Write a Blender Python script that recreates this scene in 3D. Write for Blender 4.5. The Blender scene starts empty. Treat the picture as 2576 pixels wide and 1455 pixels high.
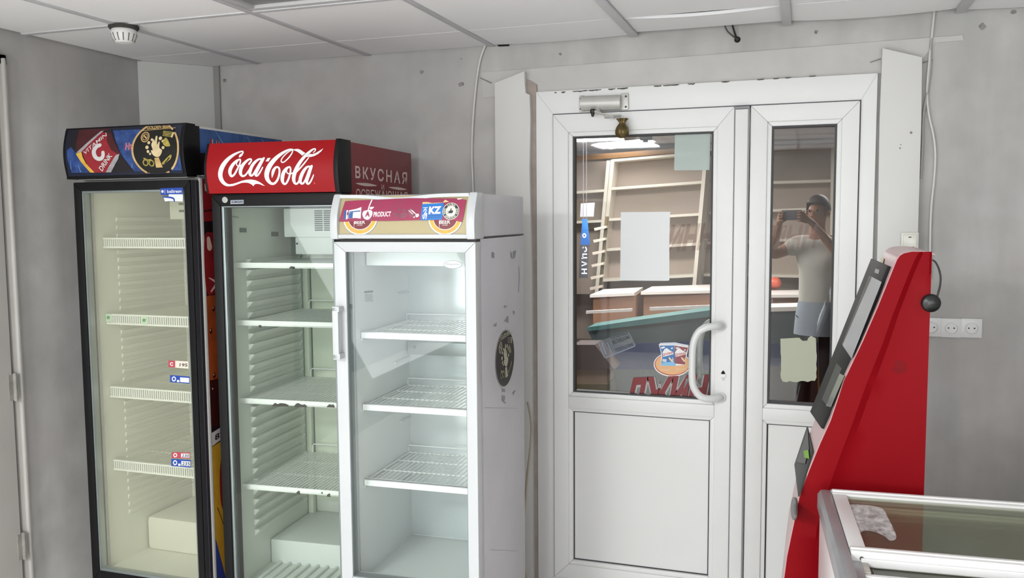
import bpy, bmesh, math, random
from math import sin, cos, pi, radians
from mathutils import Vector, Matrix, geometry
random.seed(7)
SC = bpy.context.scene
COL = SC.collection

# ------------------------------------------------------------------ camera
IW, IH, FPX = 2576, 1455, 2170.0
YAW, PITCH, ROLL, HC = 0.3265, 0.0832, -0.0070, 1.65
_rt = Vector((cos(YAW), sin(YAW), 0)); _fw = Vector((-sin(YAW), cos(YAW), 0)); _up = Vector((0, 0, 1))
_f2 = _fw*cos(PITCH) - _up*sin(PITCH); _u2 = _up*cos(PITCH) + _fw*sin(PITCH)
_r3 = _rt*cos(ROLL) + _u2*sin(ROLL); _u3 = _u2*cos(ROLL) - _rt*sin(ROLL)
CAM = Vector((0, 0, HC))
cam = bpy.data.cameras.new('camera'); camo = bpy.data.objects.new('camera', cam); COL.objects.link(camo)
cam.sensor_fit = 'HORIZONTAL'; cam.sensor_width = 36.0; cam.lens = 36.0*FPX/IW
cam.clip_start = 0.05; cam.clip_end = 60
_m = Matrix((_r3, _u3, -_f2)).transposed().to_4x4(); _m.translation = CAM
camo.matrix_world = _m
SC.camera = camo

# ------------------------------------------------------------------ colour management, world, daylight
SC.view_settings.view_transform = 'Standard'; SC.view_settings.look = 'None'
SC.view_settings.gamma = 1.0; SC.view_settings.use_curve_mapping = False
SC.view_settings.exposure = 0.12
w = bpy.data.worlds.new('world'); SC.world = w; w.use_nodes = True
w.node_tree.nodes['Background'].inputs[0].default_value = (0.75, 0.85, 1.0, 1)
w.node_tree.nodes['Background'].inputs[1].default_value = 0.6

def area(name, loc, rot, sx, sy, power, col=(1, 1, 1)):
    L = bpy.data.lights.new(name, 'AREA'); L.shape = 'RECTANGLE'; L.size = sx; L.size_y = sy
    L.energy = power; L.color = col
    o = bpy.data.objects.new(name, L); COL.objects.link(o); o.location = loc; o.rotation_euler = rot
    return o
# daylight through the shop windows: a long one in the wall on the left, a smaller one behind the photographer
area('daylight_left', (-2.88, -1.35, 1.45), (radians(90+30), 0, radians(-90)), 3.0, 1.9, 60, (0.96, 0.98, 1.0))
area('daylight_rear', (1.45, -3.12, 1.5), (radians(90+48), 0, 0), 1.7, 1.7, 62, (0.96, 0.98, 1.0))
area('fill_rear_slot', (-.68, -3.12, 1.3), (radians(90+10), 0, 0), .5, 2.0, 48, (0.96, 0.98, 1.0))  # added fill light; the narrow rear opening is made up for it
# the two lit ceiling lamps behind the photographer
area('shop_lamp', (-1.75, -1.70, 2.372), (0, 0, 0), .62, .5, 80, (0.97, 0.985, 1.0))
area('shop_lamp_second', (-1.85, -.85, 2.372), (0, 0, 0), .62, .4, 70, (0.97, 0.985, 1.0))

# ------------------------------------------------------------------ pixel rays onto real planes
def ray(px, py):
    d = _r3*((px-IW/2)/FPX) - _u3*((py-IH/2)/FPX) + _f2
    return d
def onY(px, py, Y):
    d = ray(px, py); return CAM + d*(Y/d.y)
def onZ(px, py, Z):
    d = ray(px, py); return CAM + d*((Z-HC)/d.z)
def onX(px, py, X):
    d = ray(px, py); return CAM + d*(X/d.x)
def onP(px, py, p0, n):
    d = ray(px, py); return CAM + d*((Vector(p0)-CAM).dot(n)/d.dot(n))

# ------------------------------------------------------------------ materials
def lin(h):
    if isinstance(h, str):
        h = h.lstrip('#'); c = [int(h[i:i+2], 16)/255 for i in (0, 2, 4)]
    else:
        c = [x/255 for x in h]
    return tuple((x/12.92 if x <= .04045 else ((x+.055)/1.055)**2.4) for x in c) + (1,)
_mc = {}
def mat(name, col, rough=.5, metal=0.0, var=None, bump=None, spec=.5, emit=0, streak=None):
    """var=(scale, amount, colour2): cloudy wear; bump=(scale, strength); streak=(scale xyz, amount, colour)"""
    if name in _mc: return _mc[name]
    m = bpy.data.materials.new(name); m.use_nodes = True; nt = m.node_tree; N = nt.nodes; L = nt.links
    b = N['Principled BSDF']; b.inputs['Roughness'].default_value = rough; b.inputs['Metallic'].default_value = metal
    b.inputs['Specular IOR Level'].default_value = spec
    b.inputs['Base Color'].default_value = lin(col)
    tc = N.new('ShaderNodeTexCoord'); last = None
    def mixin(fac_sock, c2, prev):
        mx = N.new('ShaderNodeMix'); mx.data_type = 'RGBA'
        L.new(fac_sock, mx.inputs[0])
        if prev is None: mx.inputs[6].default_value = lin(col)
        else: L.new(prev, mx.inputs[6])
        mx.inputs[7].default_value = lin(c2)
        return mx.outputs[2]
    def noise(scale, vec=None, detail=5):
        n = N.new('ShaderNodeTexNoise'); n.inputs['Scale'].default_value = scale; n.inputs['Detail'].default_value = detail
        L.new(vec or tc.outputs['Object'], n.inputs['Vector']); return n.outputs['Fac']
    def ramp(s, a, b2, hi):
        r = N.new('ShaderNodeMapRange'); L.new(s, r.inputs[0]); r.inputs[1].default_value = a; r.inputs[2].default_value = b2
        r.inputs[3].default_value = 0; r.inputs[4].default_value = hi; return r.outputs[0]
    if var:
        for (sc, am, c2) in (var if isinstance(var, list) else [var]):
            last = mixin(ramp(noise(sc), .38, .68, am), c2, last)
    if streak:
        mp = N.new('ShaderNodeMapping'); L.new(tc.outputs['Object'], mp.inputs[0]); mp.inputs['Scale'].default_value = streak[0]
        last = mixin(ramp(noise(1.0, mp.outputs[0]), .5, .75, streak[1]), streak[2], last)
    if last is not None: L.new(last, b.inputs['Base Color'])
    if bump:
        bp = N.new('ShaderNodeBump'); bp.inputs['Strength'].default_value = bump[1]; bp.inputs['Distance'].default_value = .01
        L.new(noise(bump[0]), bp.inputs['Height']); L.new(bp.outputs[0], b.inputs['Normal'])
    if emit:
        b.inputs['Emission Color'].default_value = lin(col); b.inputs['Emission Strength'].default_value = emit
    _mc[name] = m; return m
def glass(name, tint=(230, 240, 235), refl=.04, haze=0.0, hazecol=(230, 235, 230), streaks=0, matte=False, through=.4):
    if name in _mc: return _mc[name]
    m = bpy.data.materials.new(name); m.use_nodes = True; nt = m.node_tree; N = nt.nodes; L = nt.links
    N.remove(N['Principled BSDF']); out = N['Material Output']
    t = N.new('ShaderNodeBsdfTransparent'); t.inputs[0].default_value = lin(tint)
    g = N.new('ShaderNodeBsdfGlossy'); g.inputs['Roughness'].default_value = .02
    # Schlick reflectance of a thin pane, the same from both faces
    ge = N.new('ShaderNodeNewGeometry'); dt = N.new('ShaderNodeVectorMath'); dt.operation = 'DOT_PRODUCT'
    L.new(ge.outputs['Incoming'], dt.inputs[0]); L.new(ge.outputs['Normal'], dt.inputs[1])
    def math_(op, a, b=None, clamp=False):
        n = N.new('ShaderNodeMath'); n.operation = op; n.use_clamp = clamp
        for i, q in enumerate((a, b)):
            if q is None: continue
            if isinstance(q, (int, float)): n.inputs[i].default_value = q
            else: L.new(q, n.inputs[i])
        return n.outputs[0]
    om = math_('SUBTRACT', 1.0, math_('ABSOLUTE', dt.outputs['Value']), True)
    fac = math_('ADD', math_('MULTIPLY', math_('POWER', om, 5.0), .9), .035+refl, True)
    class ad: outputs = [fac]
    cur = t.outputs[0]
    if haze:
        d = N.new('ShaderNodeBsdfDiffuse'); d.inputs[0].default_value = lin(hazecol)
        tr = N.new('ShaderNodeBsdfTranslucent'); tr.inputs[0].default_value = lin(hazecol)
        a = N.new('ShaderNodeMixShader'); a.inputs[0].default_value = through; L.new(d.outputs[0], a.inputs[1]); L.new(tr.outputs[0], a.inputs[2])
        mx = N.new('ShaderNodeMixShader'); mx.inputs[0].default_value = haze
        if streaks:
            tc = N.new('ShaderNodeTexCoord'); mp = N.new('ShaderNodeMapping'); mp.inputs['Scale'].default_value = streaks
            n = N.new('ShaderNodeTexNoise'); L.new(tc.outputs['Object'], mp.inputs[0]); L.new(mp.outputs[0], n.inputs['Vector'])
            r = N.new('ShaderNodeMapRange'); L.new(n.outputs['Fac'], r.inputs[0]); r.inputs[1].default_value = .3; r.inputs[2].default_value = .7
            r.inputs[3].default_value = haze*.3; r.inputs[4].default_value = haze; L.new(r.outputs[0], mx.inputs[0])
        L.new(cur, mx.inputs[1]); L.new(a.outputs[0], mx.inputs[2]); cur = mx.outputs[0]
    if matte: L.new(cur, out.inputs[0])
    else:
        mx = N.new('ShaderNodeMixShader'); L.new(ad.outputs[0], mx.inputs[0]); L.new(cur, mx.inputs[1]); L.new(g.outputs[0], mx.inputs[2])
        L.new(mx.outputs[0], out.inputs[0])
    _mc[name] = m; return m

# ------------------------------------------------------------------ geometry helpers
class G:
    """collects shapes; build() links them as ONE mesh object"""
    def __init__(s): s.v = []; s.f = []; s.m = []; s.parts = []
    def add(s, vs, fs, mi=0):
        vs = list(vs); s.parts.append((vs, list(fs), mi)); o = len(s.v); s.v += [tuple(v) for v in vs]
        for f in fs: s.f.append([o+i for i in f]); s.m.append(mi)
        return s
    def box(s, x0, x1, y0, y1, z0, z1, mi=0):
        vs = [(x0,y0,z0),(x1,y0,z0),(x1,y1,z0),(x0,y1,z0),(x0,y0,z1),(x1,y0,z1),(x1,y1,z1),(x0,y1,z1)]
        return s.add(vs, [(0,3,2,1),(4,5,6,7),(0,1,5,4),(1,2,6,5),(2,3,7,6),(3,0,4,7)], mi)
    def hexa(s, a, b, mi=0):
        """two quads (front a, back b) joined"""
        return s.add(list(a)+list(b), [(0,1,2,3),(7,6,5,4),(0,4,5,1),(1,5,6,2),(2,6,7,3),(3,7,4,0)], mi)
    def prism(s, pts, axis, a, b, mi=0):
        n = len(pts)
        mk = {'x': lambda p, t: (t, p[0], p[1]), 'y': lambda p, t: (p[0], t, p[1]), 'z': lambda p, t: (p[0], p[1], t)}[axis]
        vs = [mk(p, a) for p in pts] + [mk(p, b) for p in pts]
        fs = [(i, (i+1) % n, n+(i+1) % n, n+i) for i in range(n)]
        tri = geometry.tessellate_polygon([[Vector((p[0], p[1], 0)) for p in pts]])
        fs += [tuple(t) for t in tri] + [tuple(n+i for i in reversed(t)) for t in tri]
        return s.add(vs, fs, mi)
    def tube(s, path, r, n=8, mi=0, closed=False):
        path = [Vector(p) for p in path]; k = len(path); rings = []
        up = Vector((0, 0, 1)); prev = None
        for i, p in enumerate(path):
            if closed: t = (path[(i+1) % k]-path[i-1]).normalized()
            else: t = (path[min(i+1, k-1)]-path[max(i-1, 0)]).normalized()
            if prev is None:
                a = t.cross(up) if abs(t.dot(up)) < .95 else t.cross(Vector((1, 0, 0)))
            else: a = prev - t*prev.dot(t)
            a.normalize(); prev = a; b = t.cross(a)
            rr = r[i] if isinstance(r, (list, tuple)) else r
            rings.append([p + (a*cos(2*pi*j/n)+b*sin(2*pi*j/n))*rr for j in range(n)])
        vs = [v for rg in rings for v in rg]; fs = []
        for i in range(k if closed else k-1):
            i2 = (i+1) % k
            for j in range(n): fs.append((i*n+j, i*n+(j+1) % n, i2*n+(j+1) % n, i2*n+j))
        if not closed: fs += [tuple(range(n-1, -1, -1)), tuple((k-1)*n+j for j in range(n))]
        return s.add(vs, fs, mi)
    def lathe(s, prof, c, axis='z', n=24, mi=0, caps=True):
        vs = []; k = len(prof)
        for (r, h) in prof:
            for j in range(n):
                a = 2*pi*j/n; u, v = r*cos(a), r*sin(a)
                vs.append({'z': (c[0]+u, c[1]+v, c[2]+h), 'y': (c[0]+u, c[1]+h, c[2]+v), 'x': (c[0]+h, c[1]+u, c[2]+v)}[axis])
        fs = []
        for i in range(k-1):
            for j in range(n): fs.append((i*n+j, i*n+(j+1) % n, (i+1)*n+(j+1) % n, (i+1)*n+j))
        if caps: fs += [tuple(range(n)), tuple((k-1)*n+j for j in range(n))]
        return s.add(vs, fs, mi)
    def build(s, name, mats, parent=None, bev=0, smooth=30, loc=None, rotz=0):
        me = bpy.data.meshes.new(name); me.from_pydata(s.v, [], s.f)
        if not isinstance(mats, (list, tuple)): mats = [mats]
        for m in mats: me.materials.append(m)
        me.polygons.foreach_set('material_index', s.m)
        bm = bmesh.new(); bm.from_mesh(me)
        bmesh.ops.recalc_face_normals(bm, faces=bm.faces)
        if bev:
            es = [e for e in bm.edges if len(e.link_faces) == 2 and e.calc_face_angle(0) > .6]
            bmesh.ops.bevel(bm, geom=es, offset=bev, segments=2, profile=.6, affect='EDGES', clamp_overlap=True)
        bm.to_mesh(me); bm.free()
        if smooth:
            me.polygons.foreach_set('use_smooth', [True]*len(me.polygons)); me.set_sharp_from_angle(angle=radians(smooth))
        o = bpy.data.objects.new(name, me); COL.objects.link(o)
        if parent: o.parent = parent
        if loc is not None: o.location = loc
        o.rotation_euler = (0, 0, rotz)
        return o

def each(g, name, mats, parent=None, **k):
    """every shape collected in g as a mesh object of its own"""
    return [G().add(vs, fs, mi).build(name, mats, parent, **k) for vs, fs, mi in g.parts]

def tag(o, label=None, cat=None, group=None, kind=None):
    if label: o['label'] = label
    if cat: o['category'] = cat
    if group: o['group'] = group
    if kind: o['kind'] = kind
    return o
def thing(name, label, cat, loc=(0, 0, 0), rotz=0, group=None, kind=None):
    o = bpy.data.objects.new(name, None); COL.objects.link(o); o.location = loc; o.rotation_euler = (0, 0, rotz)
    o.empty_display_size = .1
    return tag(o, label, cat, group, kind)
def struct(o, label=None):
    o['kind'] = 'structure'
    if label: o['label'] = label
    return o

def smoothpath(pts, sub=6, closed=False):
    """Catmull-Rom through points of any dimension"""
    n = len(pts); out = []
    rng = range(n) if closed else range(n-1)
    for i in rng:
        if closed: p0, p1, p2, p3 = pts[i-1], pts[i], pts[(i+1) % n], pts[(i+2) % n]
        else: p0, p1, p2, p3 = pts[max(i-1, 0)], pts[i], pts[i+1], pts[min(i+2, n-1)]
        for k in range(sub):
            t = k/sub
            out.append(tuple(.5*((2*b)+(c-a)*t+(2*a-5*b+4*c-d)*t*t+(-a+3*b-3*c+d)*t**3) for a, b, c, d in zip(p0, p1, p2, p3)))
    if not closed: out.append(tuple(pts[-1]))
    return out
_tc = {}
def textmesh(s, bold=0.0, spacing=1.0):
    k = (s, bold, spacing)
    if k not in _tc:
        c = bpy.data.curves.new('lettering', 'FONT'); c.body = s; c.size = 1; c.offset = bold; c.space_character = spacing; c.resolution_u = 3
        o = bpy.data.objects.new('lettering', c); m = bpy.data.meshes.new_from_object(o)
        vs = [(v.co.x, v.co.y) for v in m.vertices]; fs = [tuple(p.vertices) for p in m.polygons]
        bpy.data.objects.remove(o); bpy.data.curves.remove(c); bpy.data.meshes.remove(m)
        x0 = min(v[0] for v in vs); x1 = max(v[0] for v in vs); y0 = min(v[1] for v in vs); y1 = max(v[1] for v in vs)
        _tc[k] = ([((x-x0)/(x1-x0), (y-y0)/(y1-y0)) for x, y in vs], fs, (x1-x0)/(y1-y0))
    return _tc[k]

class D:
    """printed graphics lying on a surface. conv(px,py)->(u,v) on the surface; place(u,v,off)->xyz"""
    def __init__(s, place, conv=None, eps=.0004):
        s.place = place; s.conv = conv or (lambda a, b: (a, b)); s.eps = eps; s.items = []
    def _p(s, pts): return [Vector((*s.conv(*p), 0)) for p in pts]
    def poly(s, pts, mi, layer=1, holes=()):
        loops = [s._p(pts)] + [s._p(h) for h in holes]
        allp = [p for l in loops for p in l]
        s.items.append(([(p.x, p.y) for p in allp], [tuple(t) for t in geometry.tessellate_polygon(loops)], mi, layer)); return s
    def curve(s, pts, mi, layer=1, sub=5): return s.poly(smoothpath(pts, sub, True), mi, layer)
    def ell(s, cx, cy, rx, ry, mi, layer=1, n=40, rot=0, hole=None, a0=0, a1=360):
        def el(rx, ry): return [(cx+rx*cos(a)*cos(rot)-ry*sin(a)*sin(rot), cy+rx*cos(a)*sin(rot)+ry*sin(a)*cos(rot)) for a in [radians(a0+(a1-a0)*i/n) for i in range(n+(0 if a1-a0 == 360 else 1))]]
        if a1-a0 == 360: return s.poly(el(rx, ry), mi, layer, [el(rx*hole, ry*hole)] if hole else ())
        h = hole or 0
        return s.poly(el(rx, ry)+list(reversed(el(rx*h, ry*h))), mi, layer)
    def stroke(s, pts, mi, layer=1, sub=5, k=1.0, smooth=True):
        q = smoothpath(pts, sub) if smooth else pts
        L = []; R = []
        for i, p in enumerate(q):
            a = q[max(i-1, 0)]; b = q[min(i+1, len(q)-1)]
            dx, dy = b[0]-a[0], b[1]-a[1]; l = math.hypot(dx, dy) or 1; w = p[2]*k/2
            L.append((p[0]-dy/l*w, p[1]+dx/l*w)); R.append((p[0]+dy/l*w, p[1]-dx/l*w))
        vs = [tuple(s.conv(*p)) for p in L] + [tuple(s.conv(*p)) for p in R]; n = len(L)
        s.items.append((vs, [(i, i+1, n+i+1, n+i) for i in range(n-1)], mi, layer))
        for p in (q[0], q[-1]): s.ell(p[0], p[1], p[2]*k/2, p[2]*k/2, mi, layer, 12)
        return s
    def text(s, t, A, B, Cc, mi, layer=2, bold=.0, spacing=1.0):
        """A bottom-left, B bottom-right, Cc top-left of the lettering"""
        vs, fs, ar = textmesh(t, bold, spacing)
        P = [s.conv(A[0]+(B[0]-A[0])*u+(Cc[0]-A[0])*v, A[1]+(B[1]-A[1])*u+(Cc[1]-A[1])*v) for u, v in vs]
        s.items.append(([tuple(p) for p in P], fs, mi, layer)); return s
    def arctext(s, t, cx, cy, rx, ry, a0, a1, h, wd, mi, layer=2, bold=.02, inward=False):
        n = len(t)
        for i, ch in enumerate(t):
            if ch == ' ': continue
            a = radians(a0+(a1-a0)*(i+.5)/n); x, y = cx+rx*cos(a), cy+ry*sin(a)
            ux, uy = cos(a), sin(a)
            if inward: ux, uy = -ux, -uy
            tx, ty = -uy, ux       # image y is down
            self_up = (ux, uy); rt = (-uy, ux)
            A = (x-rt[0]*wd/2-ux*h/2, y-rt[1]*wd/2-uy*h/2)
            s.text(ch, A, (A[0]+rt[0]*wd, A[1]+rt[1]*wd), (A[0]+ux*h, A[1]+uy*h), mi, layer, bold)
        return s
    def build(s, name, mats, parent, cuts=(), vmin=None, vmax=None, umin=None, umax=None):
        bm = bmesh.new(); lay = bm.faces.layers.int.new('m')
        for k_, (vs, fs, mi, layer) in enumerate(s.items):
            bv = [bm.verts.new((x, y, layer+.9*k_/len(s.items))) for x, y in vs]
            for f in fs:
                try: bf = bm.faces.new([bv[i] for i in f]); bf[lay] = mi
                except ValueError: pass
        def bis(co, no, clear=False):
            geom = bm.verts[:] + bm.edges[:] + bm.faces[:]
            bmesh.ops.bisect_plane(bm, geom=geom, plane_co=co, plane_no=no, clear_outer=clear, dist=1e-7)
        for c in cuts: bis((0, c, 0), (0, 1, 0))
        if vmin is not None: bis((0, vmin, 0), (0, -1, 0), True)
        if vmax is not None: bis((0, vmax, 0), (0, 1, 0), True)
        if umin is not None: bis((umin, 0, 0), (-1, 0, 0), True)
        if umax is not None: bis((umax, 0, 0), (1, 0, 0), True)
        for f in bm.faces: f.material_index = f[lay]
        for v in bm.verts: v.co = s.place(v.co.x, v.co.y, v.co.z*s.eps)
        bmesh.ops.delete(bm, geom=[v for v in bm.verts if not v.link_faces], context='VERTS')
        me = bpy.data.meshes.new(name); bm.to_mesh(me); bm.free()
        for m in mats: me.materials.append(m)
        o = bpy.data.objects.new(name, me); COL.objects.link(o); o.parent = parent
        return o
def each_print(d, name, mats, parent, **k):
    r = []
    for it in d.items:
        q = D(d.place, d.conv, d.eps); q.items = [it]; r.append(q.build(name, mats, parent, **k))
    return r
def Z(x0, y0, k): return lambda *p: [(x0+a/k, y0+b/k) + tuple(c/k for c in r) for a, b, *r in p]   # enlarged-crop coordinates to photo pixels
# ================================================================== THE ROOM
DW = 3.57            # the wall with the door
ZC = 2.386           # ceiling
XL = -2.95
plaster = mat('whitewashed_plaster', '#c8c7c5', .85, var=[(1.1, .85, '#a0a09e'), (2.6, .55, '#bab2ac'), (.7, .5, '#d3d3d1'), (7, .32, '#9d9a96')], bump=(14, .16), spec=.2, streak=((3.5, 3.5, .45), .55, '#92918d'))
plaster_dark = mat('old_putty', '#8f8a85', .9, var=(8, .6, '#6f6963'), bump=(30, .4))
pvc = mat('white_pvc', '#e3e4e2', .38, var=(2.2, .25, '#d7d7d4'), spec=.45)
pvc_line = mat('seal_rubber', '#55555a', .7)
trimpaint = mat('painted_casing', '#c6c5c2', .7, var=[(2.5, .5, '#b9b4af'), (9, .25, '#a9a6a1')], bump=(12, .06))
boardpaint = mat('white_board', '#d3d3d0', .55, var=(3, .3, '#d6d4cf'))
tilemat = mat('ceiling_tile', '#f2f2f2', .9, var=(1.2, .3, '#e6e6e7'), spec=.1)
railmat = mat('tee_rail', '#cfcfd1', .5, var=(6, .3, '#a9a9ab'))
dark = mat('void_dark', '#15130f', .9)
floormat = mat('floor_tile', '#dfdcd6', .5, var=(3, .4, '#d2cec7'))

wx0, wx1, wz = onY(1354, 600, DW).x, onY(2204, 300, DW).x, onY(1700, 214, DW).z
g = G(); g.box(XL-.1, wx0, DW, DW+.14, 0, 2.6); g.box(wx1, 2.65, DW, DW+.14, 0, 2.6); g.box(wx0, wx1, DW, DW+.14, wz, 2.6)
wall_back = struct(g.build('wall_back', plaster))
g = G(); g.box(XL-.1, XL, -3.3, -2.9, 0, 2.6); g.box(XL-.1, XL, .2, DW+.14, 0, 2.6); g.box(XL-.1, XL, -2.9, .2, 0, .45); g.box(XL-.1, XL, -2.9, .2, 2.42, 2.6)
struct(g.build('wall_left', plaster))
struct(G().box(2.55, 2.65, -3.3, DW, 0, 2.6).build('wall_right', plaster))
g = G(); g.box(XL-.1, -.95, -3.3, -3.2, 0, 2.6); g.box(-.41, .55, -3.3, -3.2, 0, 2.6); g.box(-.95, -.41, -3.3, -3.2, 2.35, 2.6); g.box(2.35, 2.65, -3.3, -3.2, 0, 2.6); g.box(.55, 2.35, -3.3, -3.2, 0, .6); g.box(.55, 2.35, -3.3, -3.2, 2.4, 2.6)
struct(g.build('wall_rear', plaster))
struct(G().box(XL-.1, 2.65, -3.3, DW, -.06, 0).build('floor', floormat))
struct(G().prism([(XL, 3.31), (-2.715, DW), (XL, DW)], 'z', 0, ZC).build('trim_1', mat('column_boxing', '#c9c9c6', .8, var=(2, .4, '#bdbdb9'))), 'painted boxing across the far left corner')
struct(G().box(-2.722, -2.69, DW-.012, DW, 0, ZC).build('trim_2', mat('corner_bead', '#9c9994', .8)), 'grey corner bead beside the boxed corner')

# suspended ceiling: slab above, rails, loose tiles
ceil = struct(G().box(XL-.1, 2.65, -3.3, DW+.14, 2.6, 2.68).build('ceiling', mat('slab_dark', '#4a4844', .9)), 'suspended ceiling of loose white tiles on tee rails')
RX = [-2.473, -1.886, -1.289, -.669, -.079, .518, 1.115, 1.71, 2.305]
RY = [-3.06, -2.46, -1.87, -1.28, -.68, -.09, .5, 1.1, 1.5, 2.095, 2.69, 3.25]
xs = [XL]+RX+[2.55]; ys = [-3.2]+RY
g = G()
for x in RX: g.box(x-.012, x+.012, -3.2, DW-.005, ZC-.004, ZC+.02)
for y in RY[:-1]: g.box(XL, 2.55, y-.012, y+.012, ZC-.003, ZC+.02)
g.build('tee_rail', railmat, ceil, bev=.001)
g = G()
for x in (RX[3], RX[4], RX[5]): g.box(x-.017, x+.017, 2.9, DW-.03, ZC-.012, ZC-.003)
g.build('tee_rail', mat('tee_rail_near', '#c6c6c8', .45), ceil, bev=.001)
def tile(x0, x1, y0, y1, sag=0.0, dipf=0.0, dipb=0.0, z=ZC+.001):
    vs = []; fs = []; n = 10
    for k, zz in enumerate((0, .012)):
        for j in range(2):
            for i in range(n+1):
                t = i/n; b = 4*t*(1-t)
                vs.append((x0+(x1-x0)*t, (y0, y1)[j], z+zz-b*(sag+(dipf, dipb)[j])))
    o = 2*(n+1)
    for i in range(n):
        a = i; b = i+1; c = n+1+i; d = n+2+i
        fs += [(a, c, d, b), (o+a, o+b, o+d, o+c), (a, b, o+b, o+a), (c, o+c, o+d, d)]
    fs += [(0, o, o+n+1, n+1), (n, 2*n+1, o+2*n+1, o+n)]
    G().add(vs, fs).build('tile', tilemat, ceil, smooth=40)
for i in range(len(xs)-1):
    for j in range(len(ys)-1):
        if i == 2 and j == 10: continue       # the lamp sits in this bay
        if j < 4 and (i + j) % 1 == 0 and j < 1: pass
        tile(xs[i]+.013, xs[i+1]-.013, ys[j]+.013, ys[j+1]-.004 if j == 10 or j == len(ys)-2 else ys[j+1]-.013)
    a, b = xs[i]+.014, xs[i+1]-.014
    if i < 3: tile(a, b, 3.252, DW-.012)
    elif i == 3: tile(a, b, 3.252, DW-.02, dipb=.006)
    elif i == 4: tile(a, b, 3.262, DW-.06, sag=.0, dipf=.011, dipb=.001, z=ZC+.001)
    elif i == 5: tile(a, b, 3.258, DW-.05, sag=.0, dipb=.009, z=ZC+.001)
    else: tile(a, b, 3.256, DW-.02, dipb=.008)
# lamp, switched off
t = thing('ceiling_light', 'square ceiling lamp panel, switched off, cut by the top edge of the photo', 'ceiling light', ((RX[1]+RX[2])/2, (RY[9]+RY[10])/2, ZC))
hx, hy = (RX[2]-RX[1])/2-.012, (RY[10]-RY[9])/2-.012
g = G(); g.box(-hx, hx, -hy, -hy+.03, 0, .02); g.box(-hx, hx, hy-.03, hy, 0, .02); g.box(-hx, -hx+.03, -hy+.03, hy-.03, 0, .02); g.box(hx-.03, hx, -hy+.03, hy-.03, 0, .02)
g.build('frame', mat('lamp_frame', '#c4c4c4', .4), t, bev=.003)
G().box(-hx+.03, hx-.03, -hy+.03, hy-.03, .012, .02).build('diffuser', mat('lamp_diffuser', '#858686', .5), t)
# smoke detector
p = onZ(311, 64, ZC)
t = thing('smoke_detector', 'white round smoke detector hanging from a ceiling tile joint', 'smoke detector', (p.x, p.y, ZC-.004))
G().lathe([(.055, 0), (.055, -.006), (.05, -.012)], (0, 0, 0)).build('mounting_base', mat('base_dark', '#3a3835', .8), t)  # plain dark grey ring at the foot
g = G(); g.lathe([(.044, -.012), (.047, -.018), (.046, -.034), (.04, -.05), (.03, -.062), (.012, -.066), (0.001, -.066)], (0, 0, 0)); g.build('housing', mat('detector_white', '#dededb', .4), t)
g = G()
for k in range(14):
    a = 2*pi*k/14; g.hexa([(cos(a-.05)*.0466, sin(a-.05)*.0466, -.030), (cos(a+.05)*.0466, sin(a+.05)*.0466, -.030), (cos(a+.05)*.036, sin(a+.05)*.036, -.057), (cos(a-.05)*.036, sin(a-.05)*.036, -.057)], [(cos(a-.05)*.048, sin(a-.05)*.048, -.030), (cos(a+.05)*.048, sin(a+.05)*.048, -.030), (cos(a+.05)*.0375, sin(a+.05)*.0375, -.057), (cos(a-.05)*.0375, sin(a-.05)*.0375, -.057)])
each(g, 'vent_slot', mat('slot_grey', '#6f6e6b', .7), t)

# ------------------------------------------------------------------ casings round the door
def c3_(px, py, y): v = onY(px, py, y); return (v.x, v.y, v.z)
def wp(px, py, Y=DW): q = onY(px, py, Y); return (q.x, q.z)
YF0 = 3.548
hd = [wp(1212, 183), wp(1340, 172), wp(1660, 146), wp(1980, 121), wp(2420, 89), wp(2424, 102), wp(2345, 160), wp(2345, 180), wp(1980, 196), wp(1700, 215), wp(1356, 236), wp(1340, 300), wp(1213, 300)]
hd = [wp(1212, 183), wp(2421, 89), wp(2423, 102), wp(2350, 108), wp(2300, 180), wp(2205, 186), wp(1980, 196), wp(1700, 214), wp(1356, 236), wp(1216, 246)]
h = struct(G().prism(hd, 'y', DW-.005, DW).build('trim_3', trimpaint), 'painted head casing over the door')
g = G()
rr = random.Random(3)
for a, b in ((1440, 1478), (1480, 1512), (1530, 1548), (1552, 1580), (1645, 1664), (1668, 1708), (1730, 1748), (1815, 1835), (1905, 1922), (1945, 1960), (2036, 2052), (1975, 1990), (1395, 1400), (1412, 1422)):
    n = 7; up = []; lo = []
    for i in range(n):
        x = a+(b-a)*i/(n-1); y = 236-(x-1356)*(236-196)/(1980-1356)
        up.append(wp(x, y-rr.uniform(.3, 1.4)-.4, YF0-.001)); lo.append(wp(x, y+rr.uniform(.4, 2.4)*sin(pi*i/(n-1))+.4, YF0-.001))
    g.prism(up+lo[::-1], 'y', YF0-.0015, YF0+.012)
each(g, 'crack', mat('crack_dark', '#57524b', .9), h)
bl = [wp(1244, 209, 3.53), wp(1319, 179, 3.53), wp(1320, 212, 3.53), wp(1322, 234, 3.53), wp(1332, 238, 3.53), wp(1334, 300, 3.53), wp(1332, 420, 3.53), wp(1337, 700, 3.53)]
bl += [(bl[-1][0], 0), (wp(1249, 600, 3.53)[0], 0)]
struct(G().prism(bl, 'y', 3.53, DW).build('trim_4', boardpaint, bev=.0015), 'white board with a mitred top left of the door')
br = [wp(2220, 121, 3.53), wp(2320, 144, 3.53), wp(2318, 300, 3.53), wp(2309, 600, 3.53)]
br += [(br[-1][0], 0), (wp(2205, 740, 3.53)[0], 0), wp(2205, 740, 3.53), wp(2213, 300, 3.53)]
b_ = struct(G().prism(br, 'y', 3.53, DW).build('trim_5', boardpaint, bev=.0015), 'white board with a mitred top right of the door')
g = G()
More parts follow.
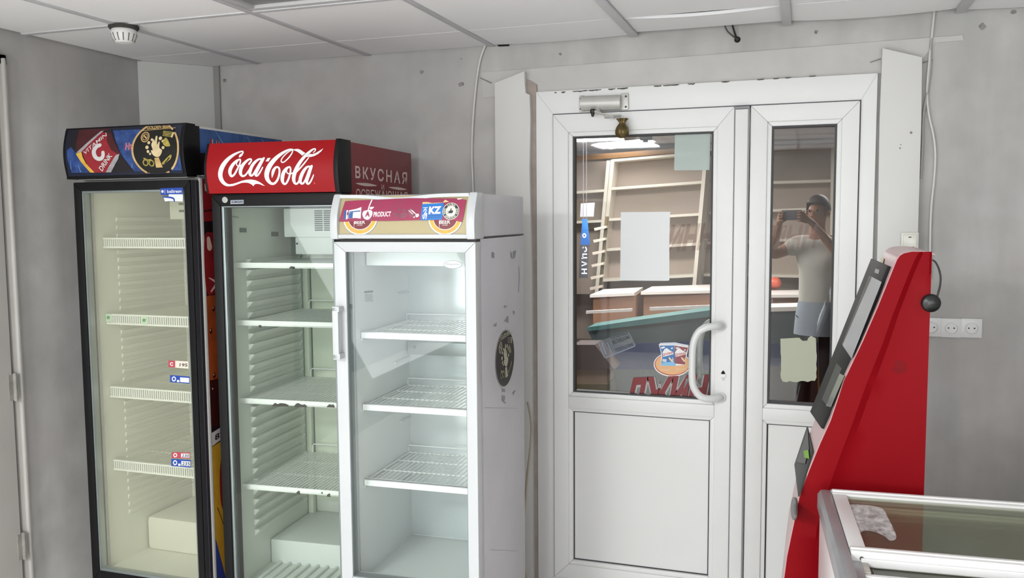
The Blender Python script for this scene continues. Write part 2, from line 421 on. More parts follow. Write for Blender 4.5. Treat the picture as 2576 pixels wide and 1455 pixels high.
for x, y, r in ((2292, 334, .0045), (2264, 373, .003), (2266, 364, .002)):
    q = wp(x, y, 3.53); g.lathe([(r, 0), (r, -.0012)], (q[0], 3.5298, q[1]), 'y', 10)
each(g, 'nail_hole', mat('hole_grey', '#85827d', .8), b_)
# ragged foam strip between the left board and the frame
x0 = wp(1333, 600)[0]; fs = [(x0-.01, 0)]
for k in range(26):
    z = k*.0835; fs.append((wp(1354, 600)[0]+.002+.004*sin(k*2.1), z))
fs += [(wp(1352, 205)[0], wp(1352, 214)[1]), (wp(1326, 200)[0], wp(1326, 200)[1]), (wp(1322, 238)[0], wp(1322, 238)[1])]
struct(G().prism(fs, 'y', DW-.016, DW).build('trim_6', mat('foam_filler', '#a39890', .9, var=[(4, .5, '#8d8178'), (14, .4, '#b9b0a8')], bump=(25, .5))), 'rough filler strip beside the door frame')
# marks on the plaster: dowel holes and scuffs
g = G(); rr = random.Random(11)
for x, y, r in ((565, 203, .012), (1061, 180, .013), (1160, 212, .014), (1160, 148, .004), (1410, 136, .008), (2053, 80, .010), (2471, 67, .014), (2550, 31, .012), (1478, 94, .004), (1765, 24, .010)):
    q = wp(x, y); g.prism([(q[0]+r*rr.uniform(.45, 1)*cos(k*.7), q[1]+r*rr.uniform(.45, 1)*sin(k*.7)) for k in range(9)], 'y', DW-.003, DW+.001)
each(g, 'dowel_hole', mat('dowel_grey', '#9c9894', .9, var=(60, .9, '#6a655f')), wall_back)

for a_, b_w in (((1208, 196), (1236, 209)), ((2189, 157), (2216, 148)), ((2322, 158), (2346, 151))): G().tube([c3_(*a_, DW-.006), c3_(*b_w, DW-.012)], .0022, 6).build('nail', mat('nail_grey', '#8f8c87', .5, .3), wall_back)
G().prism([wp(x, y, DW-.002) for x, y in ((1247, 108), (1284, 107), (1280, 116), (1254, 117))], 'y', DW-.003, DW+.001).build('gap', dark, wall_back)  # dark plate painting the shade of a hole under the ceiling
# ------------------------------------------------------------------ the double door
def bars(g, x0, x1, z0, z1, wl, wr, wt, wb, y0, y1, mi=0):
    a = [(x0, z0), (x1, z0), (x1, z1), (x0, z1)]; b = [(x0+wl, z0+wb), (x1-wr, z0+wb), (x1-wr, z1-wt), (x0+wl, z1-wt)]
    for i in range(4):
        j = (i+1) % 4
        if (wb, wr, wt, wl)[i] > 0: g.prism([a[i], a[j], b[j], b[i]], 'y', y0, y1, mi)
YF, YS = 3.548, 3.532
fr = thing('trim_7', 'white plastic door frame round both leaves', None, (0, 0, 0), kind='structure')
lx0, lz1 = wp(1391, 288, YS)[0], wp(1391, 289, YS)[1]; lx1 = wp(1848, 268, YS)[0]
rx0, rx1 = wp(1889, 265, YS)[0], wp(2164, 249, YS)[0]
zb = .075
g = G(); bars(g, wx0, wx1, 0, wz, lx0-wx0-.004, wx1-rx1-.004, wz-lz1-.004, .07, YF, YF+.08); g.build('frame', pvc, fr, bev=.002)
g = G(); bars(g, lx0-.005, rx1+.005, zb-.006, lz1+.005, .005, .005, .005, .005, YF-.001, YF+.05); g.build('seal', pvc_line, fr)
def leaf(name, label, x0, x1, gl, gr, gt, gb, pt, pb):
    d = thing(name, label, None, (0, 0, 0), kind='structure')
    g = G(); bars(g, x0, x1, zb, lz1, gl-x0, x1-gr, lz1-gt, pb-zb, YS, YS+.065)
    g.box(gl, gr, YS, YS+.065, pt, gb); g.build('sash', pvc, d, bev=.003)
    g = G(); k = .02
    bars(g, gl-.003, gr+.003, gb-.003, gt+.003, k, k, k, k, YS+.010, YS+.05); bars(g, gl-.003, gr+.003, pb-.003, pt+.003, k, k, k, k, YS+.010, YS+.05)
    g.build('glazing_bead', pvc, d, bev=.004)
    g = G(); bars(g, gl+k-.006, gr-k+.006, gb+k-.006, gt-k+.006, .010, .010, .010, .010, YS+.018, YS+.05); bars(g, gl+k-.006, gr-k+.006, pb+k-.006, pt-k+.006, .008, .008, .008, .008, YS+.022, YS+.05)
    g.build('gasket', mat('gasket_grey', '#3c3c3e', .6), d)
    G().box(gl+k, gr-k, YS+.024, YS+.045, pb+k, pt-k).build('lower_panel', pvc, d)
    G().box(gl+k, gr-k, YS+.034, YS+.040, gb+k, gt-k).build('glass_pane', glass('door_glass', (244, 246, 246), .01), d)
    return d
q = lambda x, y: wp(x, y, YS)
k = .02
d1 = leaf('door_1', 'wide left leaf of the white glazed door, with the curved handle', lx0, lx1, q(1441, 600)[0]-k, q(1789, 600)[0]+k, q(1600, 339)[1]+k, q(1600, 996)[1]-k, q(1600, 1041)[1]+.006, q(1600, 1430)[1]-k)
d2 = leaf('door_2', 'narrow right leaf of the white glazed door, behind the red terminal', rx0, rx1, q(1938, 660)[0]-k, q(2096, 660)[0]+k, q(2020, 316)[1]+k, q(2020, 1021)[1]-k, q(1935, 1062)[1]+.006, q(1600, 1430)[1]-k)
# astragal strip between the leaves
g = G(); g.box(lx1+.004, rx0-.004, YS-.008, YS+.06, zb, lz1-.012); g.build('astragal', pvc, fr, bev=.004)
g = G(); g.box(lx1+.004, rx0-.004, YS-.01, YS+.03, lz1-.011, lz1-.002); g.box(lx1+.001, lx1+.006, YS-.004, YS+.03, zb, lz1); g.box(rx0-.010, rx0-.003, YS-.0095, YS+.03, zb, lz1-.012)
g.build('seal', mat('astragal_grey', '#8a8a8c', .5), fr)
# handles
def c3(px, py, y): v = onY(px, py, y); return (v.x, v.y, v.z)
pts = [c3(1813, 820, YS), c3(1811, 820, YS-.03), c3(1800, 821, YS-.055), c3(1780, 824, YS-.068), c3(1762, 832, YS-.072), c3(1750, 848, YS-.074), c3(1743, 872, YS-.075), c3(1741, 910, YS-.075), c3(1741, 950, YS-.075), c3(1744, 972, YS-.074), c3(1754, 990, YS-.072), c3(1768, 1001, YS-.068), c3(1788, 1004, YS-.055), c3(1808, 1001, YS-.03), c3(1813, 1000, YS)]
hm = mat('handle_white', '#dcdedc', .28, spec=.5)
g = G(); g.tube(smoothpath(pts, 5), .0145, 14)
for p in (pts[0], pts[-1]): g.lathe([(.021, 0), (.021, -.008), (.0155, -.012)], p, 'y', 20)
g.build('handle', hm, d1, smooth=50)
back = [(x-.0+.004, 2*YS+.065-y, z) for x, y, z in pts]
G().tube(smoothpath(back, 5), .0145, 14).build('handle', hm, d1, smooth=50)
kx, kz = wp(1819, 945, YS)
g = G(); g.box(kx-.012, kx+.010, YS-.006, YS, kz-.006, kz+.006, 0); g.prism([(kx-.007, kz+.012), (kx, kz+.021), (kx+.007, kz+.012), (kx+.008, kz+.006), (kx-.007, kz+.006)], 'y', YS-.002, YS, 1); g.prism([(kx-.005, kz-.006), (kx+.006, kz-.006), (kx+.005, kz-.018), (kx, kz-.022), (kx-.004, kz-.018)], 'y', YS-.002, YS, 2)
g.build('keyhole', [mat('lock_white', '#e4e4e2', .3), dark, mat('lock_steel', '#8c8d8b', .3, .9)], d1)

# paper, film and stickers on the glass (inner face of the panes)
YG = YS+.0335
def gp(px, py): v = onY(px, py, YG); return (v.x, v.z)
gplace = lambda u, v, off: (u, YG-.0006-off, v)
paper = mat('paper_white', '#e9efee', .8)
def sheet(name, label, pts, m):
    o = G().prism([gp(*p) for p in pts], 'y', YG-.0016, YG-.0004).build(name, m); tag(o, label, 'paper'); return o
sheet('paper_sheet', 'tall white sheet of paper stuck to the middle of the left door glass', [(1562, 534), (1686, 533), (1684, 600), (1684, 706), (1676, 707), (1560, 706), (1561, 640)], glass('thin_paper', (235, 240, 240), 0, .9, (252, 254, 254), 0, True, .12))
sheet('film_patch', 'pale square of translucent film in the top right corner of the door glass', [(1698, 337), (1787, 334), (1785, 428), (1699, 429), (1696, 427)], glass('pale_film', (225, 235, 232), 0, .55, (236, 246, 243), 0, True, .3))
rg = random.Random(5); pp = []
cs = [(1963, 852), (2010, 849), (2014, 853), (2020, 858), (2030, 857), (2032, 852), (2040, 846), (2052, 851)]
pp += [(x+rg.uniform(-1, 1), y+rg.uniform(-1, 1)) for x, y in cs]
pp += [(2054+rg.uniform(-1, 1), y) for y in range(862, 955, 11)] + [(x, 960+rg.uniform(-2, 2)) for x in range(2050, 1966, -9)] + [(1964+rg.uniform(-1, 1), y) for y in range(952, 858, -11)]
sheet('masking_patch', 'cream painted-over patch with ragged edges on the narrow door glass', pp, glass('cream_paint', (225, 228, 205), 0, .95, (205, 209, 188), 0, True, .2))

# snack sticker
z5 = Z(1640, 840, 8.56)
sw, so, sr, sb, srd, scr, sgy, sbl, sfade = (mat('stk_white', '#e9e6e2', .4), mat('stk_orange', '#e0ab78', .4), mat('stk_brown', '#b0543c', .4), mat('stk_blue', '#2a6fae', .4), mat('stk_red', '#8c3a42', .4), mat('stk_cream', '#e7cda6', .4), mat('stk_grey', '#c9d0da', .4), mat('stk_lightblue', '#7db9e0', .4), mat('stk_letter_red', '#b8333c', .4))
s = D(gplace, gp)
cx, cy = z5((440, 660))[0]
s.ell(cx, cy, 47, 31, 0, 1); s.ell(cx, cy-.3, 44.5, 28.6, 2, 2); s.ell(cx+.5, cy-1, 42.6, 26.6, 1, 3)
s.poly(z5((150, 235), (185, 195), (500, 185), (790, 245), (790, 300), (735, 540), (720, 670), (500, 690), (190, 690), (205, 500), (190, 380)), 0, 4)
s.poly(z5((180, 195), (500, 190), (790, 240), (790, 262), (490, 238), (180, 225)), 6, 5)
s.poly(z5((170, 255), (485, 250), (490, 400), (500, 640), (515, 690), (195, 685), (225, 500), (205, 380)), 3, 6)
s.poly(z5((492, 255), (780, 300), (735, 420), (715, 665), (500, 640), (492, 400)), 4, 6)
for ox, w_, mi in ((0, 1, 8), (270, .92, 8)):
    s.poly(z5((230+ox, 400), (275+ox, 330), (325+ox, 305), (380+ox, 350), (440+ox, 385), (465+ox, 400), (465+ox, 440), (240+ox, 500)), 0, 7)
    A, B, Cc = z5((238+ox, 488+ox*.0), (455+ox, 440+ox*.06), (236+ox, 425))
    s.text('ДЖИНН', A, B, Cc, mi, 8, .03)
    s.poly(z5((360+ox, 490), (400+ox, 520), (470+ox, 605), (420+ox, 600), (370+ox, 540)), 5, 8)
    s.poly(z5((445+ox*.98, 500), (470+ox, 560), (455+ox, 590), (440+ox, 550)), 5, 9)
s.poly(z5((215, 620), (480, 600), (510, 690), (195, 685)), 7, 7); s.poly(z5((230, 540), (320, 545), (315, 610), (225, 600)), 6, 8)
s.poly(z5((195, 290), (270, 270), (290, 300), (215, 325)), 0, 8); s.poly(z5((415, 295), (455, 290), (450, 330), (412, 330)), 6, 8); s.poly(z5((515, 290), (585, 285), (580, 325), (515, 322)), 6, 8); s.poly(z5((698, 330), (732, 335), (728, 368), (695, 362)), 6, 8)
A, B, Cc = z5((200, 800), (405, 805), (200, 755)); s.text('ПАКЕТ', A, B, Cc, 5, 5, .02)
A, B, Cc = z5((520, 785), (755, 790), (520, 745)); s.text('СПАСИБО', A, B, Cc, 5, 5, .02)
s.build('snack_sticker', [sw, so, sr, sb, srd, scr, sgy, sbl, sfade], d1)['label'] = 'orange oval sticker with a blue and a red snack bag'
# clear card sticker
s = D(gplace, gp)
gc = glass('clear_card', (215, 222, 226), .02, .25, (200, 205, 208)); ink = mat('stk_ink', '#3b434d', .6)
z7 = Z(1430, 840, 8.557)
s.poly(z7((640, 165), (1290, -50), (1335, 10), (1440, 225), (1425, 270), (800, 515), (765, 500)), 0, 1)
for i in range(4):
    a, b = [((640, 165), (765, 500)), ((765, 500), (800, 517)), ((800, 517), (1425, 272)), ((1425, 272), (1440, 230))][i]
    s.stroke(z7((*a, 14), (*b, 14)), 2, 2, smooth=False)
s.stroke(z7((720, 190, 16), (810, 440, 16)), 2, 2, smooth=False); s.stroke(z7((840, 190, 14), (920, 380, 14)), 2, 2, smooth=False)
for tx, a, b, c in (('СОЛНЕЧНЫЕ', (920, 130), (1290, 5), (903, 80)), ('ВЕЛИКАНЫ', (965, 235), (1330, 105), (930, 150)), ('ПОЛОСАТЫЕ', (1020, 390), (1400, 255), (1000, 325))):
    A, B, Cc = z7(a, b, c); s.text(tx, A, B, Cc, 1, 3, .03)
s.build('card_sticker', [gc, ink, mat('stk_line', '#8d9bb2', .6)], d1)['label'] = 'clear tilted sticker with dark lettering'
# big red letters cut off by the bottom of the glass, and the same lettering seen from behind higher up
z6 = Z(1400, 680, 3.638)
s = D(gplace, gp)
for off, mi, ly in ((.10, 1, 1), (.055, 0, 2)):
    A, B, Cc = z6((590, 1345), (1500, 1310), (660, 985)); s.text('ДЖИНН', A, B, Cc, mi, ly, off)
o = s.build('big_lettering', [mat('stk_deepred', '#7a2026', .5), mat('stk_paleline', '#a9aaa6', .6)], d1, vmin=gp(1600, 994)[1], umax=gp(1786, 900)[0]-.002); o['label'] = 'large dark red letters with pale outline'
ghost = glass('ghost_letter', (240, 232, 232), .0, .06, (190, 180, 178), 0, True); ghostl = glass('ghost_outline', (246, 244, 242), .0, .16, (225, 222, 218), 0, True)
for dd, A, B, Cc, u0, u1 in ((d1, (1676, 634), (1786, 628), (1690, 566), 1440, 1787), (d2, (1930, 628), (2050, 624), (1944, 568), 1944, 2096)):
    s = D(gplace, gp); s.text('ИНН', A, B, Cc, 1, 1, .075); s.text('ИНН', A, B, Cc, 0, 2, .04)
    s.build('faded_lettering', [ghost, ghostl], dd, umin=gp(u0, 600)[0], umax=gp(u1, 600)[0])

# ------------------------------------------------------------------ door closer and the brass pouch
alu = mat('brushed_aluminium', '#c9c8c3', .4, .25, var=(20, .3, '#b5b2ab'))
p0 = onY(1458, 262, YF); p1 = onY(1582, 258, YF)
t = thing('door_closer', 'silver door closer screwed to the frame above the wide leaf', 'door closer', (p0.x, YF, p0.z))
L = p1.x-p0.x; tz = (p1.z-p0.z)/L
g = G(); pr = []
for k in range(9):
    a = pi*k/8; pr.append((-.012-.03*sin(a), .031*cos(a)))
pr += [(0, -.031), (0, .031)]
vs = [(.012, y, z) for y, z in pr]+[(L-.03, y, z+tz*L) for y, z in pr]; n = len(pr)
g.add(vs, [(i, (i+1) % n, n+(i+1) % n, n+i) for i in range(n)]+[tuple(range(n)), tuple(range(2*n-1, n-1, -1))]); g.build('cylinder', alu, t, smooth=50)
g = G(); g.box(0, .022, -.012, 0, -.034, .034); g.box(L-.032, L, -.012, 0, -.034, .034); each(g, 'end_plate', alu, t, bev=.005)
g = G()
for x, z in ((.008, .02), (.008, -.022), (L-.01, .02), (L-.01, -.022)): g.lathe([(.0045, 0), (.0045, -.002)], (x, -.012, z), 'y', 10)
each(g, 'screw', mat('screw_dark', '#4b4944', .5, .5), t)
def l3(px, py, y): v = onY(px, py, y); return (v.x-p0.x, v.y-YF, v.z-p0.z)
g = G(); a = l3(1491, 282, YF-.05); g.lathe([(.008, .012), (.011, .008), (.011, -.004), (.008, -.006), (.005, -.018), (.001, -.02)], a, 'z', 14); g.build('pivot_bolt', mat('bolt_dark', '#3a3936', .4, .7), t)
g = G(); b = l3(1545, 296, YF-.07)
g.tube([(a[0], a[1], a[2]+.004), (b[0], b[1], b[2])], .006, 6); g.tube([l3(1503, 274, YF-.03), l3(1505, 284, YF-.05)], .009, 10); g.build('arm', alu, t)
g = G(); c1 = l3(1522, 295, YF-.065); c2 = l3(1560, 292, YF-.02); g.tube([c1, c2], .007, 6); g.build('link', alu, t)
q0 = onY(1565, 325, YF-.06)
t = thing('brass_pouch', 'small brass pouch-shaped bell hanging from the door closer arm', 'bell', (q0.x, q0.y, q0.z))
brass = mat('old_brass', '#7d6c44', .38, .7, var=(30, .7, '#3d3421'))
prof = [(.001, -.036), (.012, -.036), (.022, -.030), (.028, -.018), (.0285, -.006), (.025, .006), (.018, .016), (.013, .022), (.012, .026), (.016, .034), (.022, .042), (.019, .041), (.010, .028), (.001, .028)]
o = G().lathe(prof, (0, 0, 0), 'z', 28).build('pouch', brass, t, smooth=60)
for v in o.data.vertices:
    if v.co.z > .004:
        a = math.atan2(v.co.y, v.co.x); f = 1+.18*sin(a*7)*(v.co.z-.004)/.03; v.co.x *= f; v.co.y *= f
G().tube([(.0065*cos(a), 0, .046+.0065*sin(a)) for a in [2*pi*i/16 for i in range(16)]], .0013, 6, closed=True).build('ring', alu, t)
G().tube(smoothpath([(0, -.029, .012), (.006, -.031, 0), (.002, -.032, -.014), (.008, -.028, -.028)], 4), .003, 6).build('cord', mat('cord_bronze', '#5b4c2c', .5, .5), t)

# ------------------------------------------------------------------ cables, switch, sockets
cab = mat('cable_white', '#d3d2cd', .55); cabg = mat('cable_grey', '#a9a6a0', .6); blackrub = mat('black_rubber', '#141414', .45)
def cable(name, label, pts, r, m, Y=DW, off=.010):
    P = [c3(x, y, Y-off-(e[0] if e else 0)) for x, y, *e in pts]
    o = G().tube(smoothpath(P, 5), r, 8).build(name, m, smooth=60); tag(o, label, 'cable'); return o
cable('wall_cable', 'thin white cable running down the wall left of the door, from the ceiling', [(1226, 100), (1219, 118), (1208, 150), (1200, 195), (1194, 250), (1189, 320), (1187, 390), (1189, 450), (1191, 520), (1193, 640)], .0048, cab)
cable('wall_cable', 'single white cable dropping from the ceiling right of the door, reaching the switch', [(2352, 12), (2349, 45), (2344, 92), (2338, 150), (2332, 230), (2337, 290), (2348, 340), (2353, 390), (2350, 450), (2343, 520), (2340, 600), (2340, 700)], .0042, cab)
cable('wall_cable', 'grey cable bunched beside the white one along the right door board', [(2344, 96), (2341, 120), (2340, 170), (2333, 230), (2323, 290), (2321, 360), (2317, 450)], .0045, cabg)
cable('drain_hose', 'dirty beige hose hanging between the white fridge and the door', [(1327, 1012, .3), (1334, 1045, .3), (1337, 1085, .3), (1333, 1140, .3), (1326, 1200, .3), (1321, 1270, .3), (1315, 1340, .3), (1316, 1400, .3), (1322, 1440, .3), (1330, 1480, .28)], .0045, mat('hose_beige', '#a59c88', .6, var=(8, .5, '#8a816d')))
t = thing('loose_wire', 'black wire loop dropping from the ceiling gap into a hole above the door', 'wire', c3(1855, 100, DW))
base = Vector(c3(1855, 100, DW))
def rel(P): return [tuple(Vector(p)-base) for p in P]
G().tube(rel(smoothpath([c3(1826, 46, DW-.03), c3(1823, 62, DW-.03), c3(1830, 78, DW-.026), c3(1843, 90, DW-.018), c3(1853, 98, DW-.006), c3(1856, 101, DW+.0)], 5)), .0028, 7).build('wire', mat('wire_grey', '#44433f', .5), t)
G().tube(rel(smoothpath([c3(1838, 46, DW-.035), c3(1842, 62, DW-.03), c3(1848, 82, DW-.02), c3(1853, 97, DW-.006), c3(1856, 101, DW+.0)], 5)), .0036, 7).build('wire', blackrub, t)
G().lathe([(.012, 0), (.0115, -.006), (.006, -.012), (.001, -.012)], (0, 0, 0), 'y', 14).build('grommet', blackrub, t)

swm = mat('switch_ivory', '#deddd2', .22); 
q0 = onY(2288, 608, 3.53)
t = thing('light_switch', 'ivory light switch on the right door board, just above the red terminal', 'light switch', (q0.x, 3.53, q0.z))
G().box(-.030, .030, -.012, 0, -.034, .034).build('plate', swm, t, bev=.004)
G().box(-.023, .023, -.019, -.010, -.028, .027).build('rocker', swm, t, bev=.003)
g = G(); g.box(-.006, .004, -.0195, -.018, .015, .0185); g.build('indicator', mat('indicator_dark', '#33312e', .5), t)
soc = mat('socket_white', '#d9d9d8', .3); socd = mat('socket_hole', '#1c1b1a', .6)
lab = ['white wall socket half hidden behind the red terminal, left of the three', 'middle one of the three white wall sockets on the right wall', 'white wall socket furthest from the red terminal, right of the three']
zc0 = [(2342, 823), (2392, 825), (2443, 825.5)]
for i, (x, y) in enumerate(zc0):
    q = onY(x, y, DW)
    t = thing('wall_socket', lab[i], 'socket', (q.x, DW, q.z), group='wall sockets beside the terminal')
    G().box(-.0355, .0355, -.011, 0, -.0365, .0365).build('plate', soc, t, bev=.005)
    g = G(); g.lathe([(.0215, -.0125), (.0215, -.008), (.0195, -.008), (.0195, -.0125)], (0, 0, 0), 'y', 28, 0, False); g.build('rim', mat('socket_rim', '#b4b4b4', .4), t, smooth=40)
    G().lathe([(.0195, -.0115), (.0005, -.0115)], (0, 0, 0), 'y', 28, 0, False).build('face', soc, t)
    g = G(); g.lathe([(.0028, -.0118), (.0028, -.0125)], (-.0095, 0, 0), 'y', 10); g.lathe([(.0028, -.0118), (.0028, -.0125)], (.0095, 0, 0), 'y', 10); each(g, 'pin_hole', socd, t)

# ------------------------------------------------------------------ door at the far left, in the left wall
def lw(px, py, X=XL): v = onX(px, py, X); return v.y, v.z
archz = 2.29
dp = mat('old_door_paint', '#bdbbb6', .6, var=(3, .4, '#aaa7a1'))
g = G(); g.box(XL, XL+.022, 2.545, 2.59, 0, archz); g.box(XL, XL+.034, 2.562, 2.575, 0, archz-.018); g.box(XL, XL+.022, 1.6, 2.59, archz-.045, archz)
struct(g.build('trim_8', dp, bev=.005), 'moulded casing of the old door in the left wall')
t = thing('door_3', 'old painted door at the left edge, only its hinge side showing', None, (XL, 2.53, 0), kind='structure')
G().box(-.0, .03, -.85, -.002, .01, archz-.05).build('leaf', dp, t, bev=.004)
for zz in (1.0, .36):
    g = G(); g.tube([(.034, .006, zz-.055), (.034, .006, zz+.055)], .008, 10); g.box(.02, .033, -.02, .012, zz-.05, zz+.05); g.build('hinge', mat('hinge_paint', '#a09d97', .5, .2, var=(20, .6, '#6d6a64')), t)
# ================================================================== DRINKS FRIDGES
class Fridge:
    """local frame: x across (0 = middle), y into the fridge (0 = cabinet front), z up from the floor"""
    def __init__(s, label, name, xr, yf, yaw, w, d, h):
        c, n = cos(yaw), sin(yaw)
        s.w, s.d, s.h = w, d, h; s.x = w/2
        s.root = thing(name, label, 'fridge', (xr-w/2*c, yf-w/2*n, 0), yaw)
        s.M = Matrix.Translation((xr-w/2*c, yf-w/2*n, 0)) @ Matrix.Rotation(yaw, 4, 'Z'); s.I = s.M.inverted()
        s.o = s.I @ CAM
    def dl(s, px, py): return (s.I.to_3x3() @ ray(px, py))
    def fy(s, y):
        """photo pixel -> (x, z) on the upright plane y"""
        def f(px, py):
            d = s.dl(px, py); k = (y-s.o.y)/d.y; return (s.o.x+d.x*k, s.o.z+d.z*k)
        return f
    def fx(s, x):
        """photo pixel -> (y, z) on the side plane x"""
        def f(px, py):
            d = s.dl(px, py); k = (x-s.o.x)/d.x; return (s.o.y+d.y*k, s.o.z+d.z*k)
        return f
def prof_at(prof):
    def f(z):
        if z <= prof[0][1]: return prof[0][0]
        for (y0, z0), (y1, z1) in zip(prof, prof[1:]):
            if z <= z1: return y0+(y1-y0)*(z-z0)/(z1-z0)
        return prof[-1][0]
    return f
def arcprof(yb, yt, z0, z1, bulge, n=12):
    return [(yb+(yt-yb)*i/n-bulge*sin(pi*i/n), z0+(z1-z0)*i/n) for i in range(n+1)]
def cover(g, prof, x0, x1, yback, mi=0):
    g.prism(list(prof)+[(yback, prof[-1][1]), (yback, prof[0][1])], 'x', x0, x1, mi)
def cabinet(F, mout, mlin, z0, z1, ztop, wall=.03, ribs=None, ribx=.012, foot=True):
    x, d = F.x, F.d
    g = G()
    g.box(-x, -x+wall, 0, d, .09, z1); g.box(x-wall, x, 0, d, .09, z1); g.box(-x+wall, x-wall, d-wall, d, .09, z1)
    g.box(-x+wall, x-wall, 0, d-wall, z1-.02, z1); g.box(-x+wall, x-wall, 0, d-wall, .09, z0)
    g.box(-x+.02, x-.02, .05, d-.02, 0.0, .09)
    g.build('cabinet', mout, F.root, bev=.004)
    t = .006; a, b = -x+wall, x-wall
    g = G()
    g.box(a, a+t, .02, d-wall, z0, z1-.02); g.box(b-t, b, .02, d-wall, z0, z1-.02); g.box(a, b, d-wall-t, d-wall, z0, z1-.02)
    g.box(a, b, .02, d-wall, z0, z0+t); g.box(a, b, .02, d-wall, z1-.026, z1-.02)
    if ribs:
        zs, y0, y1, rh, rb = ribs
        for zc in zs:
            for sx, s in ((a+t, 1), (b-t, -1)):
                # shelf-bearing rib: flat on top, slanting in underneath
                g.hexa([(sx, y0, zc-rh), (sx, y0, zc), (sx+s*ribx, y0, zc), (sx+s*ribx*.25, y0, zc-rh)], [(sx, y1, zc-rh), (sx, y1, zc), (sx+s*ribx, y1, zc), (sx+s*ribx*.25, y1, zc-rh)])
            if rb: g.hexa([(a+t, d-wall-t, zc-rh), (a+t, d-wall-t, zc), (a+t, d-wall-t-rb, zc), (a+t, d-wall-t-rb*.3, zc-rh)], [(b-t, d-wall-t, zc-rh), (b-t, d-wall-t, zc), (b-t, d-wall-t-rb, zc), (b-t, d-wall-t-rb*.3, zc-rh)])
    return g.build('liner', mlin, F.root, bev=.0015)
def door_frame(g, x0, x1, z0, z1, wl, wr, wt, wb, y0, y1): bars(g, x0, x1, z0, z1, wl, wr, wt, wb, y0, y1)

blackp = mat('black_plastic', '#121213', .5, spec=.22, var=(14, .25, '#19191b'))
blackg = mat('black_gloss_trim', '#0e0e10', .35, spec=.25)
steelg = mat('spacer_steel', '#9aa3a3', .35, .6)
whitep = mat('white_enamel', '#c3c6c7', .32, var=(3, .25, '#b9bcbd'))
cream = mat('cream_liner', '#e4e4d9', .5, var=(2, .2, '#d9d9cc'))
greenw = mat('pale_liner', '#d8ddd5', .45, var=(2, .2, '#cdd2c9'))
whitel = mat('white_liner', '#d9dddb', .4, var=(2, .2, '#ced2d0'))
wirew = mat('white_wire', '#eef0ee', .4)
chip = mat('paint_chip', '#38332e', .8)

# ------------------------------------------------------------------ 1. tall black-framed fridge in the corner
F = Fridge('tall fridge in the left corner with a black door frame and blue header', 'drinks_fridge', -2.171, 2.737, 0.0, .557, .56, 2.003)
x, d = F.x, F.d
ZH = 1.812
body1 = mat('fridge_body_white', '#d8d8d6', .35, var=(4, .3, '#c7c7c5'))
ribs = [.42+.0335*k for k in range(40) if .42+.0335*k < 1.66]
cabinet(F, body1, cream, .208, 1.80, 1.80, .022, (ribs, .13, d-.03, .018, .010), .010)
# hump over the compressor at the back of the floor
G().box(-x+.034, x-.028, .225, d-.03, .212, .36).build('compressor_hump', cream, F.root, bev=.02)
# header: light box with a bowed printed cover
H = F.root
g = G(); g.box(-x+.004, x-.004, .0, d, 1.8, ZH+.0); g.box(-x+.02, x-.02, -.045, 0, ZH-.006, ZH+.004); g.build('header_base', mat('header_grey', '#a8a8a4', .5), H)
prof = arcprof(-.075, -.070, ZH+.004, 2.0, .016)
g = G(); cover(g, prof, -x-.002, x-.012, .0); hb = g.build('header_box', mat('header_navy', '#151c33', .35, var=(6, .6, '#10131f')), H, smooth=40)
G().box(-x+.003, x-.003, .0, d, ZH+.002, 2.001).build('header_case', body1, H, bev=.003)
g = G(); cover(g, [(y-.003, z) for y, z in prof], x-.012, x+.004, .004); cover(g, [(y-.002, z) for y, z in prof], -x-.006, -x+.002, .004)
g.prism([(-x-.006, -.02), (x+.004, -.02), (x+.004, -.07), (-x-.006, -.07)], 'z', 1.998, 2.006); g.prism([(-x-.006, -.02), (x+.004, -.02), (x+.004, -.078), (-x-.006, -.078)], 'z', ZH-.003, ZH+.008); g.build('header_trim', blackg, H, bev=.002, smooth=40)
py = prof_at(prof); cv = F.fy(-.085)
pl = lambda u, v, off: (u, py(v)-.0006-off, v)
z2 = Z(160, 300, 7.156)
nb, maroon, redl, grey1, yel, blu1, redtx, pinkl, goldc, blk, silver, blu2, goldd, cuff = (mat('print_nearblack', '#191319', .4), mat('print_maroon', '#3d1319', .4, var=(30, .6, '#561a20')), mat('print_red', '#93202c', .4, var=(25, .4, '#6e1a22')), mat('print_silver', '#a3a1a3', .4, var=(60, .6, '#807e80')), mat('print_yellow', '#c99b34', .4, var=(50, .6, '#e2be58')), mat('print_blue', '#1e3a78', .4, var=[(14, .7, '#15294f'), (34, .35, '#4f74b8')]), mat('print_letter_red', '#a23246', .4), mat('print_pink', '#cfaab6', .4), mat('print_gold', '#b89660', .4, var=(40, .5, '#d9bd83')), mat('print_black', '#0e0e0c', .35), mat('print_white', '#c9c6c4', .4), mat('print_lightblue', '#5f86c4', .4), mat('print_darkgold', '#8f8038', .4, var=(70, .7, '#c3b257')), mat('print_skin', '#d5c39a', .4, var=(40, .5, '#b3915c')))
PM = [nb, maroon, redl, grey1, yel, blu1, redtx, pinkl, goldc, blk, silver, blu2, goldd, cuff]
s = D(pl, cv)
s.poly(z2((75, 560), (200, 450), (300, 700), (480, 960), (130, 965), (80, 700)), 5, 1)
s.poly(z2((170, 190), (235, 178), (300, 400), (245, 620), (140, 500), (110, 260)), 0, 1)
s.poly(z2((235, 180), (820, 160), (900, 330), (1045, 620), (1150, 790), (1240, 950), (480, 965), (245, 625), (300, 400)), 0, 2)
s.poly(z2((235, 182), (815, 162), (690, 215), (330, 560), (245, 600), (230, 400)), 1, 3)
s.poly(z2((350, 575), (670, 225), (760, 260), (1000, 600), (1020, 640), (760, 960), (545, 962), (440, 830), (365, 640)), 2, 4)
s.poly(z2((760, 240), (830, 240), (1040, 610), (1010, 640), (880, 560), (780, 400)), 1, 5)
